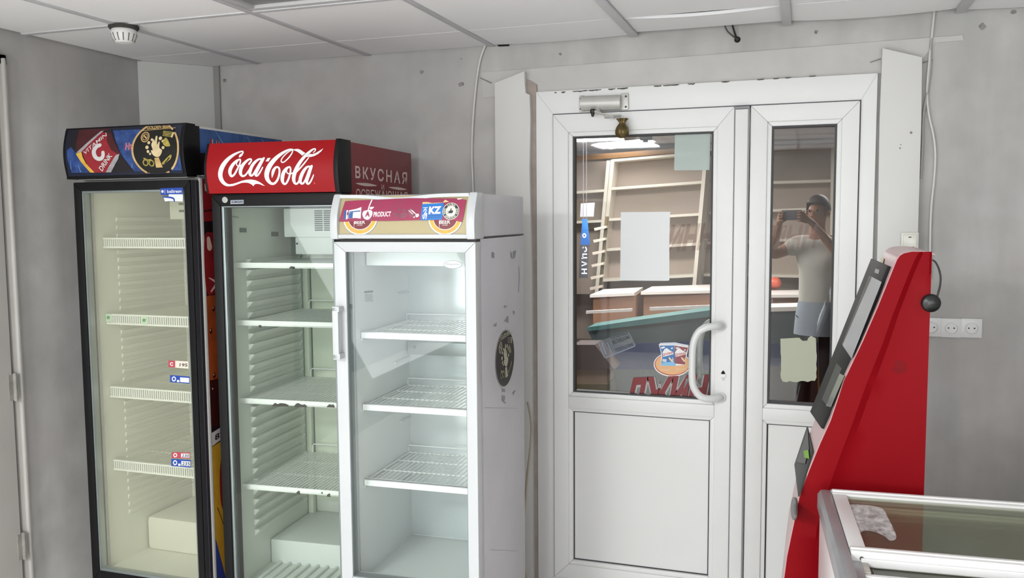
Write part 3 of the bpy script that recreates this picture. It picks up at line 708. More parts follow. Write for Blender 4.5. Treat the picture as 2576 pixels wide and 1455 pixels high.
s.poly(z2((245, 615), (640, 212), (690, 205), (640, 260), (345, 590)), 3, 6)
s.poly(z2((750, 955), (960, 650), (1030, 625), (1000, 720), (840, 958)), 3, 6)
s.poly(z2((245, 625), (345, 592), (365, 680), (420, 800), (550, 962), (470, 962), (330, 770)), 4, 7)
A, B, Cc = z2((405, 655), (770, 300), (378, 590)); s.text('VITAMIN', A, B, Cc, 10, 8, .012)
s.stroke(z2((668, 470, 70), (610, 500, 72), (570, 580, 74), (590, 670, 74), (640, 715, 72), (700, 710, 68), (735, 660, 62), (735, 600, 60)), 10, 8)
A, B, Cc = z2((690, 945), (905, 665), (635, 880)); s.text('DRINK', A, B, Cc, 10, 8, .02)
s.poly(z2((845, 200), (1345, 178), (1400, 300), (1400, 935), (1255, 945), (1040, 610)), 5, 1)
s.poly(z2((2080, 350), (2140, 500), (2175, 915), (1900, 925), (2060, 650)), 5, 1)
for a in ((2120, 400, 6, 2105, 490), (1240, 800, 6, 1225, 870), (270, 830, 8, 295, 950), (140, 740, 6, 130, 900)): s.stroke(z2((a[0], a[1], a[2]), (a[3], a[4], a[2]*2.2)), 11, 2, smooth=False)
A, B, Cc = z2((1122, 562), (1262, 552), (1120, 428)); s.text('На', A, B, Cc, 7, 2, .05); s.text('На', A, B, Cc, 6, 3, .005)
# round black and gold sticker
def goldround(s, zz, ly, ring=True, cx=1672, cy=540):
    P = [(cx+410*cos(a), cy+472*sin(a)) for a in [2*pi*i/56 for i in range(56)]]
    s.poly(zz(*P), 9, ly)
    def seg(a0, a1, w):
        o = [(cx+412*cos(radians(a)), cy+474*sin(radians(a)), w) for a in [a0+(a1-a0)*i/24 for i in range(25)]]
        s.stroke(zz(*o), 8, ly+1, smooth=False)
    if ring: seg(118, 243, 34); seg(-38, 48, 34); seg(60, 112, 36); seg(-62, -50, 30)
    s.stroke(zz((1400, 205, 9), (1990, 150, 9)), 8, ly+2, smooth=False)
    A, B, Cc = zz((1470, 185), (1895, 150), (1465, 122)); s.text('GOLDEN BEER', A, B, Cc, 8, ly+2, .03)
    for k, w in ((1, 18), (.62, 12)):
        s.stroke(zz(*[(1470+68*k*cos(2*pi*i/24), 322+88*k*sin(2*pi*i/24), w) for i in range(25)]), 8, ly+2, smooth=False)
    s.stroke(zz((1450, 300, 26), (1490, 340, 26)), 8, ly+2, smooth=False)
    for i in range(4): s.stroke(zz((1785, 215+i*26, 14), (1945, 235+i*26, 14)), 12, ly+2, smooth=False)
    s.poly(zz((1950, 235), (1985, 232), (1965, 330), (1935, 330)), 13, ly+2)
    s.curve(zz((1660, 310), (1680, 300), (1695, 330), (1700, 460), (1725, 415), (1745, 410), (1750, 520), (1795, 555), (1785, 620), (1735, 680), (1660, 670), (1610, 610), (1600, 560), (1630, 560), (1600, 470), (1605, 430), (1620, 370), (1640, 370), (1655, 400)), 13, ly+2)
    s.poly(zz((1655, 700), (1735, 692), (1788, 868), (1668, 874)), 8, ly+2)
    for xx, yy, r in ((1600, 370, 22), (1550, 425, 26), (1525, 510, 30), (1545, 585, 25), (1583, 628, 20), (1750, 345, 30), (1815, 515, 26), (1800, 395, 22)): s.ell(*zz((xx, yy))[0], r/7.156, r*1.1/7.156, 13, ly+2, 14)
    for xx, yy in ((1490, 785), (1595, 795)): s.stroke(zz(*[(xx+42*cos(2*pi*i/18), yy+50*sin(2*pi*i/18), 20) for i in range(19)]), 12, ly+2, smooth=False)
    s.stroke(zz((1470, 710, 26), (1540, 740, 30), (1590, 730, 22)), 12, ly+2)
    s.curve(zz((1830, 345), (1870, 350), (1940, 470), (1900, 495), (1840, 480), (1800, 420)), 12, ly+2)
    s.stroke(zz((1800, 800, 40), (1850, 760, 50), (1920, 700, 60), (1950, 660, 40)), 12, ly+2); s.stroke(zz((1840, 790, 16), (1920, 700, 20)), 9, ly+3)
goldround(s, z2, 6)
zc = [ZH+.004+(2.0-ZH-.004)*i/12 for i in range(1, 12)]
s.build('header_print', PM, hb, cuts=zc, vmin=ZH+.012, vmax=1.999, umin=-x+.004, umax=x-.014)
# printed side: blue header panel and the long picture strip
sx = x+.0008; cs = F.fx(x); ps = lambda u, v, off: (sx+off, u, v)
s = D(ps); s.poly([(.006, ZH+.006), (d-.01, ZH+.006), (d-.01, 1.992), (.006, 1.992)], 5, 1)
s.poly([(.006, ZH+.006), (.16, ZH+.006), (.12, 1.905), (.006, 1.9)], 0, 2)
s.conv = cs
for e0, e1 in (((.004, ZH+.006), (.004, 1.995)), ((.004, 1.995), (d-.01, 1.995))): s.stroke([(*e0, .008), (*e1, .008)], 10, 3, smooth=False)
A, B, Cc = cs(527, 381), cs(569, 392), cs(527, 349); s.conv = lambda a, b: (a, b)
s.text('На', A, B, Cc, 10, 3, .07); s.text('На', A, B, Cc, 6, 4, .025)
for a, b in (((.10, 1.99), (.16, 1.93)), ((.30, 1.985), (.36, 1.92)), ((.40, 1.985), (.44, 1.95))): s.stroke([(*a, .004), (*b, .012)], 11, 2, smooth=False)
s.build('side_header_print', [nb, maroon, redl, grey1, yel, mat('print_sideblue', '#2b5596', .4, var=[(9, .7, '#1d3b70'), (22, .3, '#5c86c0')]), mat('print_letter_red2', '#8e2338', .4), pinkl, goldc, blk, silver, blu2, goldd, cuff], H)
ox, dk, gl = mat('print_orange', '#a04a22', .35, var=(20, .6, '#7c3418')), mat('print_brown', '#3a1512', .35, var=(20, .5, '#1f0c0b')), mat('print_glare', '#d8b8a8', .3)
sred = mat('print_bottle_red', '#8a2024', .35, var=(14, .5, '#5e1716'))
wid = .2
s = D(ps)
def band(z0, z1, mi, ly=1, dy=0): s.poly([(.012, z0), (wid, z0+dy), (wid, z1+dy), (.012, z1)], mi, ly)
zz = lambda yy: cs(520, yy)[1]
band(.12, ZH-.012, 0)
band(zz(558), zz(452), 1, 2, .012); s.stroke([(.03, zz(466), .014), (.03, zz(478), .012)], 5, 3, smooth=False); s.stroke([(.015, zz(532), .006), (.2, zz(518), .006)], 3, 3, smooth=False)
s.curve([(.012, zz(600)), (.06, zz(586)), (.13, zz(600)), (.15, zz(680)), (.13, zz(735)), (.06, zz(742)), (.012, zz(730))], 1, 2)
s.stroke([(.035, zz(602), .02), (.04, zz(622), .03)], 5, 3, smooth=False); s.stroke([(.03, zz(700), .004), (.07, zz(715), .012), (.04, zz(735), .008)], 5, 3)
band(zz(960), zz(745), 2, 2); band(zz(1080), zz(960), 3, 2)
for yy, u in ((780, .05), (835, .03), (850, .09), (868, .1), (905, .07), (950, .04), (915, .13), (985, .03), (1000, .1)):
    s.ell(u, zz(yy), .008, .011, 3, 3, 12); s.ell(u-.003, zz(yy)+.004, .003, .004, 5, 4, 8)
s.poly([(.012, zz(1128)), (.16, zz(1108)), (.16, zz(1078)), (.012, zz(1094))], 6, 3)
s.text('82', (.03, zz(1117)), (.085, zz(1111)), (.03, zz(1102)), 0, 4, .02)
s.poly([(.012, .12), (wid, .12), (wid, zz(1110)), (.012, zz(1130))], 4, 2); s.curve([(.055, zz(1290)), (.055, zz(1190)), (.1, zz(1130)), (.2, zz(1110)), (.2, zz(1330)), (.11, zz(1330))], 1, 3)
s.poly([(.012, .12), (.012, .4), (.05, .27), (.09, .12)], 7, 3); s.stroke([(.03, zz(1290), .003), (.1, zz(1400), .003), (.15, .2, .003)], 0, 3)
s.build('side_print', [nb, sred, ox, dk, mat('print_yellow2', '#c79a2c', .4, var=(20, .5, '#b07f22')), gl, silver, mat('print_blue2', '#2b3f86', .4)], H)
# door
zt, zbm = 1.797, .178
dr = G(); door_frame(dr, -x+.004, x+.0, zbm, zt, .036, .028, .034, .05, -.058, -.006); dm = dr.build('door', blackp, H, bev=.004)
g = G(); door_frame(g, -x+.035, x-.026, zbm+.048, zt-.032, .010, .010, .010, .012, -.052, -.02); g.build('glass_spacer', steelg, dm, bev=.001)
g = G(); door_frame(g, -x+.012, x-.010, zbm+.01, zt-.01, .02, .02, .02, .02, -.0065, -.0005); g.build('gasket', mat('door_gasket', '#2a2a2c', .7), dm)
fog = glass('foggy_glass', (254, 255, 250), .0, .10, (234, 234, 224))
G().box(-x+.038, x-.026, -.046, -.042, zbm+.048, zt-.034).build('glass_pane', fog, dm)
g = G(); g.box(x-.003, x+.001, -.05, -.012, zbm, zt); g.box(x-.0015, x+.0035, -.0275, -.0255, zbm, zt); g.build('edge_strip', mat('edge_strip_grey', '#3a3a3e', .35), dm)
G().box(x-.004, x+.0015, -.004, .012, .09, 1.806).build('corner_trim', mat('white_trim', '#dcdbd8', .5), H, bev=.001)
# signs and tags on the door glass
gl_ = F.fy(-.0465); gpl = lambda u, v, off: (u, -.0465-off, v)
tb, tw, tr_, tink, tskin, tgreen = mat('tag_blue', '#2346a0', .4), mat('tag_white', '#dfe2ea', .5), mat('tag_red', '#b34552', .5), mat('tag_ink', '#2b2b30', .6), mat('tag_cream', '#e3d6c8', .6), mat('tag_green', '#2f9a4c', .5)
TM = [tb, tw, tr_, tink, tskin, tgreen]
def decal(name, f, parent=dm, label=None, conv=gl_, place=gpl, mats=TM):
    s = D(place, conv); f(s); o = s.build(name, mats, parent)
    if label: o['label'] = label
    return o
def f1(s):
    s.poly([(403, 474), (460, 472), (460, 490), (405, 491)], 0, 1); s.text('IceStream', (421, 486), (457, 485), (421, 478), 1, 2, .02)
    s.ell(409, 482, 3.2, 3.5, 1, 2, 10); s.stroke([(415, 478, 1), (415, 487, 1)], 1, 2, smooth=False)
    s.poly([(425, 489), (460, 489), (460, 507), (430, 506), (415, 507), (412, 497), (424, 495)], 1, 1)
    s.stroke([(411, 496, 3), (428, 497, 4), (437, 500, 4), (439, 507, 3)], 0, 2)
decal('brand_sticker', f1, dm, 'blue and white sticker at the top of the door', F.fy(-.0585), lambda u, v, off: (u, -.0585-off, v))
def ptag(name, label, pts, mi, num, blk):
    def f(s):
        s.poly(pts, mi, 1); (ax, ay), (bx, by), (cx_, cy_), (dx, dy) = pts
        L = lambda u, v: (ax+(bx-ax)*u+(dx-ax)*v, ay+(by-ay)*u+(dy-ay)*v)
        s.poly([L(.0, 0), L(.34, 0), L(.34, 1), L(0, 1)] if blk == 2 else [L(.52, .2), L(.98, .2), L(.98, .86), L(.52, .86)], 2 if blk == 2 else 1, 2)
        if blk == 2: s.text('C', L(.08, .78), L(.24, .78), L(.08, .25), 1, 3, .04)
        else: s.ell(*L(.2, .5), abs(bx-ax)*.11, abs(dy-ay)*.36, 1, 2, 14, hole=.55)
        if blk == 0: s.poly([L(.36, .6), L(.48, .6), L(.48, .9), L(.36, .9)], 1, 2)
        if num: s.text(num, L(.56, .8), L(.95, .78), L(.58, .32), 3, 3, .01)
    decal(name, f, label=label)
ptag('price_tag', 'price tag reading 195', [(424, 907), (474, 910), (474, 928), (424, 924)], 4, '195', 2)
ptag('price_tag', 'blue price tag with a blank field', [(428, 944), (477, 948), (477, 966), (428, 962)], 0, None, 0)
ptag('price_tag', 'reddish price tag reading 230', [(432, 1138), (478, 1139), (478, 1154), (432, 1153)], 2, '230', 1)
ptag('price_tag', 'blue price tag reading 235', [(431, 1155), (480, 1158), (480, 1177), (431, 1173)], 0, '235', 0)
# shelves with slatted front rails
fr_ = F.fy(.06)
for k, (zt_, th) in enumerate(((1.576, .04), (1.266, .041), (.966, .044), (.658, .042))):
    g = G(); n = 22
    for i in range(n): xx = -x+.035+(2*x-.07)*i/(n-1); g.box(xx-.0016, xx+.0016, .065, d-.05, zt_-.012, zt_-.008)
    for yy in (.08, .25, .42, d-.055): g.box(-x+.03, x-.03, yy, yy+.005, zt_-.017, zt_-.012)
    sh = g.build('shelf', mat('cream_wire', '#e9eadc', .5), H)
    g = G(); a, b = -x+.034, x-.034; g.box(a, b, .05, .062, zt_-.004, zt_+.002); g.box(a, b, .05, .062, zt_-th, zt_-th+.007)
    m_ = 46
    for i in range(m_): xx = a+(b-a)*(i+.5)/m_; g.box(xx-.0024, xx+.0024, .051, .058, zt_-th+.004, zt_-.002)
    rail = g.build('price_rail', wirew, sh)
    if k == 1:
        for px_ in (274, 364):
            u, v = F.fy(.05)(px_, 800 if px_ < 300 else 807)
            G().add([(u-.013, .0495, v-.016), (u+.013, .0495, v-.016), (u+.013, .0495, v+.016), (u-.013, .0495, v+.016), (u-.013, .0475, v-.016), (u+.013, .0475, v-.016), (u+.013, .0475, v+.016), (u-.013, .0475, v+.016)], [(0, 1, 2, 3), (7, 6, 5, 4), (0, 4, 5, 1), (1, 5, 6, 2), (2, 6, 7, 3), (3, 7, 4, 0)]).build('clip', mat('clip_tape', '#cfe3d0', .5), sh)
            g = G(); g.prism([(u-.006, v-.007), (u-.001, v-.002), (u+.003, v-.008), (u+.006, v-.001), (u+.009, v+.006), (u-.003, v+.009), (u-.009, v+.003)], 'y', .0465, .0474); g.build('clip', tgreen, sh)
# thermostat box at the top right inside
u, v = F.fy(.3)(425, 490); u2, v2 = F.fy(.3)(470, 552)
g = G(); g.box(u, x-.03, .3, .36, v2, v); tb_ = g.build('thermostat_box', cream, H, bev=.004)
g = G(); g.box(u+.05, x-.035, .298, .3, v-.045, v-.035); g.box(u+.05, x-.035, .298, .3, v-.075, v-.065); each(g, 'slot', mat('slot_dark', '#6a6a5e', .6), tb_)

# ------------------------------------------------------------------ 2. red-headed fridge in the middle
F = Fridge('middle fridge with a bright red curved header and black door', 'drinks_fridge', -1.583, 2.821, .076, .529, .643, 1.932)
x, d, H = F.x, F.d, F.root
ZH = 1.745
redb = mat('fridge_red', '#7c1c24', .4, var=(3, .35, '#6d1720'))
ribs = [.385+.0425*k for k in range(30) if .385+.0425*k < 1.53]
cabinet(F, redb, greenw, .195, 1.735, 1.735, .012, (ribs, .14, d-.11, .026, 0), .018)
g = G(); g.box(-x+.02, -x+.045, d-.06, d-.03, .2, 1.62); g.box(-x+.05, x-.025, d-.035, d-.024, .36, 1.5); g.build('back_panel', mat('back_panel_green', '#d5dccb', .5), H, bev=.003)
g = G(); g.box(-x+.02, x-.02, .245, d-.03, .198, .302); 
for i in range(11):
    xx = -x+.06+i*.043; g.box(xx, xx+.014, .05, .25, .2, .214)
g.build('compressor_hump', whitel, H, bev=.012)
for sx_, s_ in ((-x+.018, 1), (x-.018, -1)):
    for y0_, y1_, k_ in ((.128, .142, .024), (d-.112, d-.098, .018)):
        g = G()
        for zc_ in ribs: g.hexa([(sx_, y0_, zc_-.026), (sx_, y0_, zc_), (sx_+s_*k_, y0_, zc_), (sx_+s_*.004, y0_, zc_-.024)], [(sx_, y1_, zc_-.026), (sx_, y1_, zc_), (sx_+s_*k_, y1_, zc_), (sx_+s_*.004, y1_, zc_-.024)])
        g.build('shelf_support', mat('support_white', '#f2f4ef', .5), H)
g = G(); g.box(-.198, x-.02, .35, d-.03, 1.573, 1.692); ev = g.build('evaporator_cover', mat('evaporator_white', '#dfe3e2', .45), H, bev=.003)
g = G()
for cx0 in (-.056, -.014, .028):
    for i in range(10): zz_ = 1.681-i*.0088; g.box(cx0, cx0+.036, .3485, .352, zz_-.0025, zz_+.0025)
g.build('grille', mat('slot_black', '#24302c', .6), ev)
g = G(); g.box(-.158, .02+.06, .37, d-.03, 1.50, 1.573); o = g.build('drip_tray', mat('evaporator_white'if False else 'tray_white', '#dfe3e2', .45), H, bev=.002)
G().lathe([(.004, 0), (.004, -.003), (.001, -.003)], (-.15, .37, 1.545), 'y', 10).build('screw', mat('screw_dark', '#4b4944', .5, .5), o)
# header
prof = arcprof(-.085, -.072, ZH, 1.93, .020)
cokered = mat('header_red', '#980a12', .45, spec=.25)
g = G(); cover(g, prof, -x+.004, x-.012, .0); hb = g.build('header_box', cokered, H, smooth=40)
g = G(); cover(g, [(y-.0025, z) for y, z in arcprof(-.085, -.072, ZH-.003, 1.934, .020)], x-.012, x+.006, .012); cover(g, [(y-.002, z) for y, z in prof], -x-.004, -x+.005, .01); g.box(-x, x, -.06, .0, ZH-.014, ZH-.002); g.build('header_trim', blackp, H, bev=.002, smooth=40)
hc_ = G().box(-x+.002, x-.0005, .013, d, ZH-.01, 1.93).build('header_case', redb, H, bev=.003)
G().lathe([(.004, 0), (.004, .004), (.001, .004)], (x-.003, -.05, ZH-.016), 'y', 10).build('screw', mat('screw_bright', '#d0d0d0', .3, .6), H)
py = prof_at(prof); cv = F.fy(-.098); pl = lambda u, v, off: (u, py(v)-.0008-off, v)
zz1 = Z(520, 350, 8.5867)
s = D(pl, cv); S_ = lambda *p: s.stroke(zz1(*p), 0, 1, 4)
S_((694, 378, 40), (712, 350, 62), (745, 310, 36), (745, 275, 36), (720, 262, 34), (650, 285, 44), (540, 350, 66), (430, 455, 88), (345, 590, 100), (302, 730, 98), (305, 840, 92), (345, 930, 82), (410, 985, 64), (480, 1000, 44))
s.poly(zz1((470, 978), (560, 965), (660, 935), (760, 900), (860, 880), (960, 874), (1050, 890), (1120, 920), (1180, 960), (1240, 1014), (1190, 1000), (1120, 972), (1060, 968), (1015, 985), (992, 1020), (960, 985), (900, 950), (830, 940), (740, 948), (640, 985), (550, 1015), (470, 1022), (420, 1010)), 0, 1)
S_((700, 438, 36), (640, 470, 52), (570, 550, 72), (518, 650, 78), (508, 730, 70), (528, 795, 52), (560, 800, 44), (612, 752, 42), (660, 665, 38), (705, 570, 34), (722, 500, 34), (718, 450, 34), (700, 438, 34))
S_((668, 475, 22), (645, 520, 24), (655, 565, 24), (695, 585, 26), (750, 565, 26), (790, 530, 26))
S_((915, 540, 40), (935, 510, 40), (958, 465, 34), (945, 435, 36), (905, 438, 44), (845, 485, 58), (785, 560, 70), (745, 650, 76), (735, 730, 70), (755, 785, 54), (795, 802, 42), (850, 770, 38), (900, 705, 34), (940, 640, 30))
S_((1165, 428, 36), (1110, 440, 46), (1040, 500, 62), (980, 590, 70), (945, 690, 70), (938, 755, 60), (960, 790, 48), (1000, 775, 40), (1050, 700, 36), (1110, 590, 34), (1165, 480, 34), (1195, 425, 36))
S_((1222, 412, 48), (1190, 480, 62), (1140, 590, 66), (1090, 690, 66), (1062, 755, 58), (1068, 792, 44), (1105, 785, 38), (1160, 715, 34), (1215, 612, 26))
s.poly(zz1((1305, 408), (1370, 406), (1334, 484), (1268, 482)), 0, 1)
S_((1822, 225, 34), (1760, 220, 40), (1680, 255, 56), (1580, 325, 74), (1480, 420, 90), (1385, 545, 102), (1320, 680, 104), (1298, 800, 98), (1320, 890, 84), (1375, 955, 62), (1440, 962, 50), (1505, 910, 46), (1555, 820, 44), (1578, 720, 42), (1572, 640, 42), (1535, 606, 38), (1490, 620, 50), (1450, 680, 64), (1432, 740, 56), (1418, 800, 28), (1412, 838, 8))
S_((1828, 240, 24), (1815, 310, 30), (1765, 400, 30), (1690, 480, 28), (1635, 505, 28), (1605, 470, 26), (1625, 405, 26), (1690, 320, 26), (1765, 255, 24), (1828, 230, 24))
s.poly(zz1((1820, 235), (1860, 212), (1930, 205), (1990, 225), (2060, 270), (2112, 300), (2050, 356), (1990, 310), (1930, 270), (1870, 245)), 0, 1)
S_((2280, 288, 18), (2305, 262, 26), (2318, 225, 26), (2300, 205, 28), (2250, 225, 44), (2170, 300, 62), (2085, 400, 68), (2000, 530, 74), (1930, 670, 80), (1886, 800, 80), (1876, 890, 72), (1892, 950, 54), (1925, 968, 42), (1970, 935, 40), (2010, 870, 36))
s.poly(zz1((2135, 388), (2205, 320), (2270, 322), (2330, 300), (2400, 255), (2485, 193), (2450, 262), (2390, 320), (2310, 368), (2230, 388), (2180, 384)), 0, 1)
S_((2195, 402, 22), (2120, 510, 32), (2040, 610, 34), (1960, 695, 34), (1920, 730, 34))
S_((1795, 600, 34), (1730, 635, 54), (1670, 720, 74), (1636, 830, 78), (1632, 910, 68), (1655, 965, 48), (1690, 968, 40), (1738, 915, 40), (1782, 825, 40), (1812, 720, 36), (1818, 640, 34), (1795, 600, 34))
S_((1752, 640, 22), (1730, 690, 24), (1752, 740, 26), (1805, 752, 28), (1862, 735, 28))
S_((2225, 590, 36), (2165, 612, 50), (2095, 700, 68), (2040, 810, 74), (2014, 895, 68), (2030, 955, 52), (2070, 958, 40), (2118, 900, 38), (2168, 800, 36), (2215, 680, 36), (2245, 600, 38))
S_((2272, 585, 52), (2242, 670, 64), (2195, 800, 68), (2160, 890, 64), (2155, 948, 50), (2185, 968, 40), (2228, 930, 36), (2275, 855, 32), (2312, 775, 22))
s.stroke(zz1((2312, 935, 14), (2322, 955, 18), (2312, 970, 14)), 1, 1)
zc = [ZH+(1.93-ZH)*i/12 for i in range(1, 12)]
s.build('header_lettering', [mat('script_white', '#e6e6e8', .4), mat('script_pink', '#e2604a', .4)], hb, cuts=zc)['label'] = 'white flowing script lettering'
sx = x+.0002; cs = F.fx(x); ps = lambda u, v, off: (sx+off, u, v)
zs = Z(860, 370, 11.19); s = D(ps, cs)
def tx(t, A, B, Cc, b=.0, sp=1.0): a, b2, c2 = zs(A, B, Cc); s.text(t, a, b2, c2, 0, 1, b, sp)
tx('ВКУСНАЯ', (375, 875), (1835, 1062), (372, 525), .02, 1.35)
tx('И', (1115, 1200), (1188, 1215), (1112, 1050), .0)
s.curve(zs((385, 1022), (560, 1012), (760, 1025), (985, 1092), (780, 1108), (580, 1090)), 0, 1); s.curve(zs((1310, 1135), (1480, 1125), (1640, 1142), (1820, 1200), (1640, 1212), (1480, 1190)), 0, 1)
tx('ОСВЕЖАЮЩАЯ', (395, 1500), (1845, 1600), (390, 1172), .008)
s.build('side_lettering', [mat('print_rose', '#d8c2bc', .5)], hc_)
# door
zt, zbm = 1.738, .11
g = G(); door_frame(g, -x-.002, x+.0, zbm, zt, .036, .036, .040, .055, -.062, -.004); dm = g.build('door', blackp, H, bev=.004)
g = G(); door_frame(g, -x+.032, x-.034, zbm+.053, zt-.038, .011, .011, .006, .012, -.054, -.02); g.build('glass_spacer', steelg, dm, bev=.001)
g = G(); door_frame(g, -x+.041, x-.043, zbm+.06, zt-.043, .008, .008, .003, .008, -.038, -.01); g.build('gasket', mat('door_gasket', '#2a2a2c', .7), dm)
G().box(-x+.034, x-.034, -.05, -.046, zbm+.053, zt-.038).build('glass_pane', glass('fridge_glass', (252, 255, 252), .0), dm)
gl_ = F.fy(-.0625); gpl = lambda u, v, off: (u, -.0625-off, v)
u, v = gl_(566, 503); G().lathe([(.012, 0), (.012, -.002), (.0105, -.003), (.001, -.003)], (u, -.062, v), 'y', 20).build('lock_badge', mat('badge_silver', '#b9b9b6', .3, .6), dm)
decal('maker_badge', lambda s: (s.poly([(580, 504), (613, 503), (613, 513), (580, 514)], 0, 1), s.text('KLIMASAN', (583, 511.5), (611, 510.5), (583, 506), 1, 2, .03)), dm, None, gl_, gpl, [mat('badge_plate', '#a9b0ba', .4), mat('badge_navy', '#1d2440', .5)])
gi = F.fx(-x+.0185)
lt = mat('label_grey', '#737a74', .6)
s = D(lambda u, v, off: (-x+.0187+off, u, v), gi)
s.poly([(602, 573), (620, 574), (620, 585), (602, 585)], 0, 1); s.poly([(682, 583), (700, 584), (700, 595), (682, 595)], 0, 1)
s.text('KLIMASAN', (578, 546), (600, 549), (578, 542), 0, 1, .0)
each_print(s, 'inner_label', [lt], H)
# shelves with chipped front lips
for k, zt_ in enumerate((1.481, 1.2555, .9465, .600)):
    g = G(); th = .0195
    g.box(-x+.012, x-.016, .05, .056, zt_-th, zt_); g.box(-x+.016, x-.016, .05, .058, zt_-th-.001, zt_-th+.004)
    n = 30
    for i in range(n): xx = -x+.025+(2*x-.05)*i/(n-1); g.box(xx-.0042, xx+.0042, .056, d-.075, zt_-.010, zt_-.007)
    for yy in (.06, .24, .42): g.box(-x+.02, x-.02, yy, yy+.004, zt_-.014, zt_-.009)
    g.tube([(-x+.06, d-.08, zt_-.008), (-x+.06, d-.078, zt_+.024), (-x+.068, d-.078, zt_+.03), (x-.05, d-.078, zt_+.03)], .003, 6)
    g.tube([(-x+.06, .06, zt_-.009), (-x+.06, d-.078, zt_-.009)], .003, 6)
    sh = g.build('shelf', wirew, H)
    chips = {0: [(728, 742, 672, 3)], 1: [(650, 658, 820, 3)], 2: [(685, 726, 1018, 4), (740, 772, 1020, 4.5), (822, 842, 1021, 3.5)], 3: [(745, 755, 1240, 4), (822, 831, 1246, 4), (808, 812, 1238, 2)]}[k]
    s = D(lambda u, v, off: (u, .0494-off, v), F.fy(.0494))
    for a, b, yy, hh in chips:
        n = 6; base = yy+3.2
        up = [(a+(b-a)*i/n, base-hh*(.6+.7*rr.random())*(1.6 if 0 < i < n else .3)) for i in range(n+1)]
        s.poly(up+[(b, base+2), (a, base+1)], 0, 1)
    each_print(s, 'paint_chip', [chip], sh)

# ------------------------------------------------------------------ 3. short white fridge in front
F = Fridge('shortest fridge, all white, with a cream header and vertical door handle', 'drinks_fridge', -.99, 2.62, .04, .491, .505, 1.728)
x, d, H = F.x, F.d, F.root
ZS = 1.585
side = mat('fridge_side_grey', '#c6c5ca', .38, var=[(3, .4, '#b7b6bb'), (9, .2, '#cfcfd2')])
cabinet(F, side, whitel, .368, ZS-.004, ZS-.004, .02)
g = G(); g.box(-x+.026, x-.026, d-.031, d-.024, .38, 1.5); g.build('back_panel', mat('polished_back', '#cfd7d8', .16, .35, var=(3, .3, '#bcc6c8')), H)
g = G()
for z_, y0, y1 in ((1.36, .36, .47), (1.10, .33, .47), (.86, .38, .47), (.62, .33, .47)):
    g.box(-x+.026, -x+.031, y0, y1, z_-.004, z_+.004)
    g.box(x-.031, x-.026, y0, y1, z_-.004, z_+.004)
for zt_ in (1.2475, .995, .7225): g.box(-x+.026, -x+.034, .05, .465, zt_-.022, zt_-.014); g.box(x-.034, x-.026, .05, .465, zt_-.022, zt_-.014)
each(g, 'shelf_runner', mat('runner_grey', '#c9cecd', .4), H)
G().box(-x+.03, x-.025, .10, .2, 1.484, 1.552).build('lamp_cover', mat('lamp_cover_white', '#e4ebea', .45), H, bev=.004)
G().box(-x+.028, -x+.046, .085, .11, 1.53, 1.56).build('lamp_switch', mat('switch_amber', '#a0622c', .5), H, bev=.002)
g = G(); g.box(-x+.03, x-.022, d-.055, d-.032, 1.115, 1.165); o = g.build('drip_channel', mat('channel_zinc', '#aab2b2', .3, .5), H, bev=.002)
g = G()
for xx in (-x+.06, .05, .13): g.lathe([(.006, 0), (.006, -.002)], (xx, d-.055, 1.145), 'y', 10)
each(g, 'screw', mat('screw_grey', '#70777a', .4, .5), o)
# header
g = G(); g.box(-x, x, 0, d, ZS+.001, 1.727); hcase = g.build('header_case', side, H, bev=.004)
prof = arcprof(-.082, -.055, ZS+.006, 1.722, .006, 8)
g = G(); g.prism([(y, z) for y, z in prof]+[(.0, 1.722), (.0, ZS+.006)], 'x', -x+.022, x-.022); 
hb = g.build('header_box', mat('header_cream', '#aea17a', .45, var=(5, .25, '#a3966e')), H, smooth=40)
for v in hb.data.vertices:     # the panel has sprung: its upper edge dips in the middle
    pass
capp = arcprof(-.09, -.058, ZS-.004, 1.73, .016, 10)
g = G(); cover(g, capp, -x-.006, -x+.022, .0); cover(g, capp, x-.022, x+.008, .004); g.box(-x+.02, x-.02, -.088, -.04, ZS-.002, ZS+.013); g.build('header_trim', whitep, H, bev=.006, smooth=40)
n = 14; g = G(); vs = []; 
for i in range(n+1):
    t_ = i/n; xx = -x+.02+(2*x-.04)*t_; dip = .011*math.exp(-((t_-.46)/.2)**2)
    for yy, z_ in ((-.064, 1.716), (-.064, 1.727), (-.03, 1.729), (-.03, 1.716)): vs.append((xx, yy+(.006 if yy < -.05 else 0)*dip/.011, z_-dip*(1 if yy < -.05 else .5)))
g.add(vs, [(4*i+j, 4*i+(j+1) % 4, 4*i+4+(j+1) % 4, 4*i+4+j) for i in range(n) for j in range(4)]+[(0, 1, 2, 3), (4*n, 4*n+1, 4*n+2, 4*n+3)]); g.build('header_top_edge', whitep, H, smooth=40)
G().box(-x+.005, x-.005, -.04, -.0, ZS-.016, ZS-.003).build('header_gap', mat('gap_grey', '#4c4a48', .7), H)
py = prof_at(prof); cv = F.fy(-.072); pl = lambda u, v, off: (u, py(v)-.0006-off, v)
z3 = Z(850, 480, 6.962); s = D(pl, cv)
mg, cr2, bw, byel, bmar, bblue, kz, tcream, pw, choc, ink2, navy = (mat('strip_magenta', '#98294f', .45, var=(12, .5, '#80334f')), mat('strip_torn', '#d8b98a', .6), mat('beer_white', '#e6e3de', .4), mat('beer_yellow', '#dca52e', .4), mat('beer_maroon', '#6f1820', .4), mat('beer_blue', '#5d6f96', .4), mat('kz_blue', '#1672c0', .4), mat('thumb_cream', '#e3e0cd', .4), mat('strip_white', '#ecd9de', .4), mat('strip_choco', '#8a4a5c', .4, var=(25, .6, '#6d3348')), mat('thumb_ink', '#2a343c', .4), mat('pack_blue', '#2c5f9e', .4, var=(40, .5, '#16417a')))
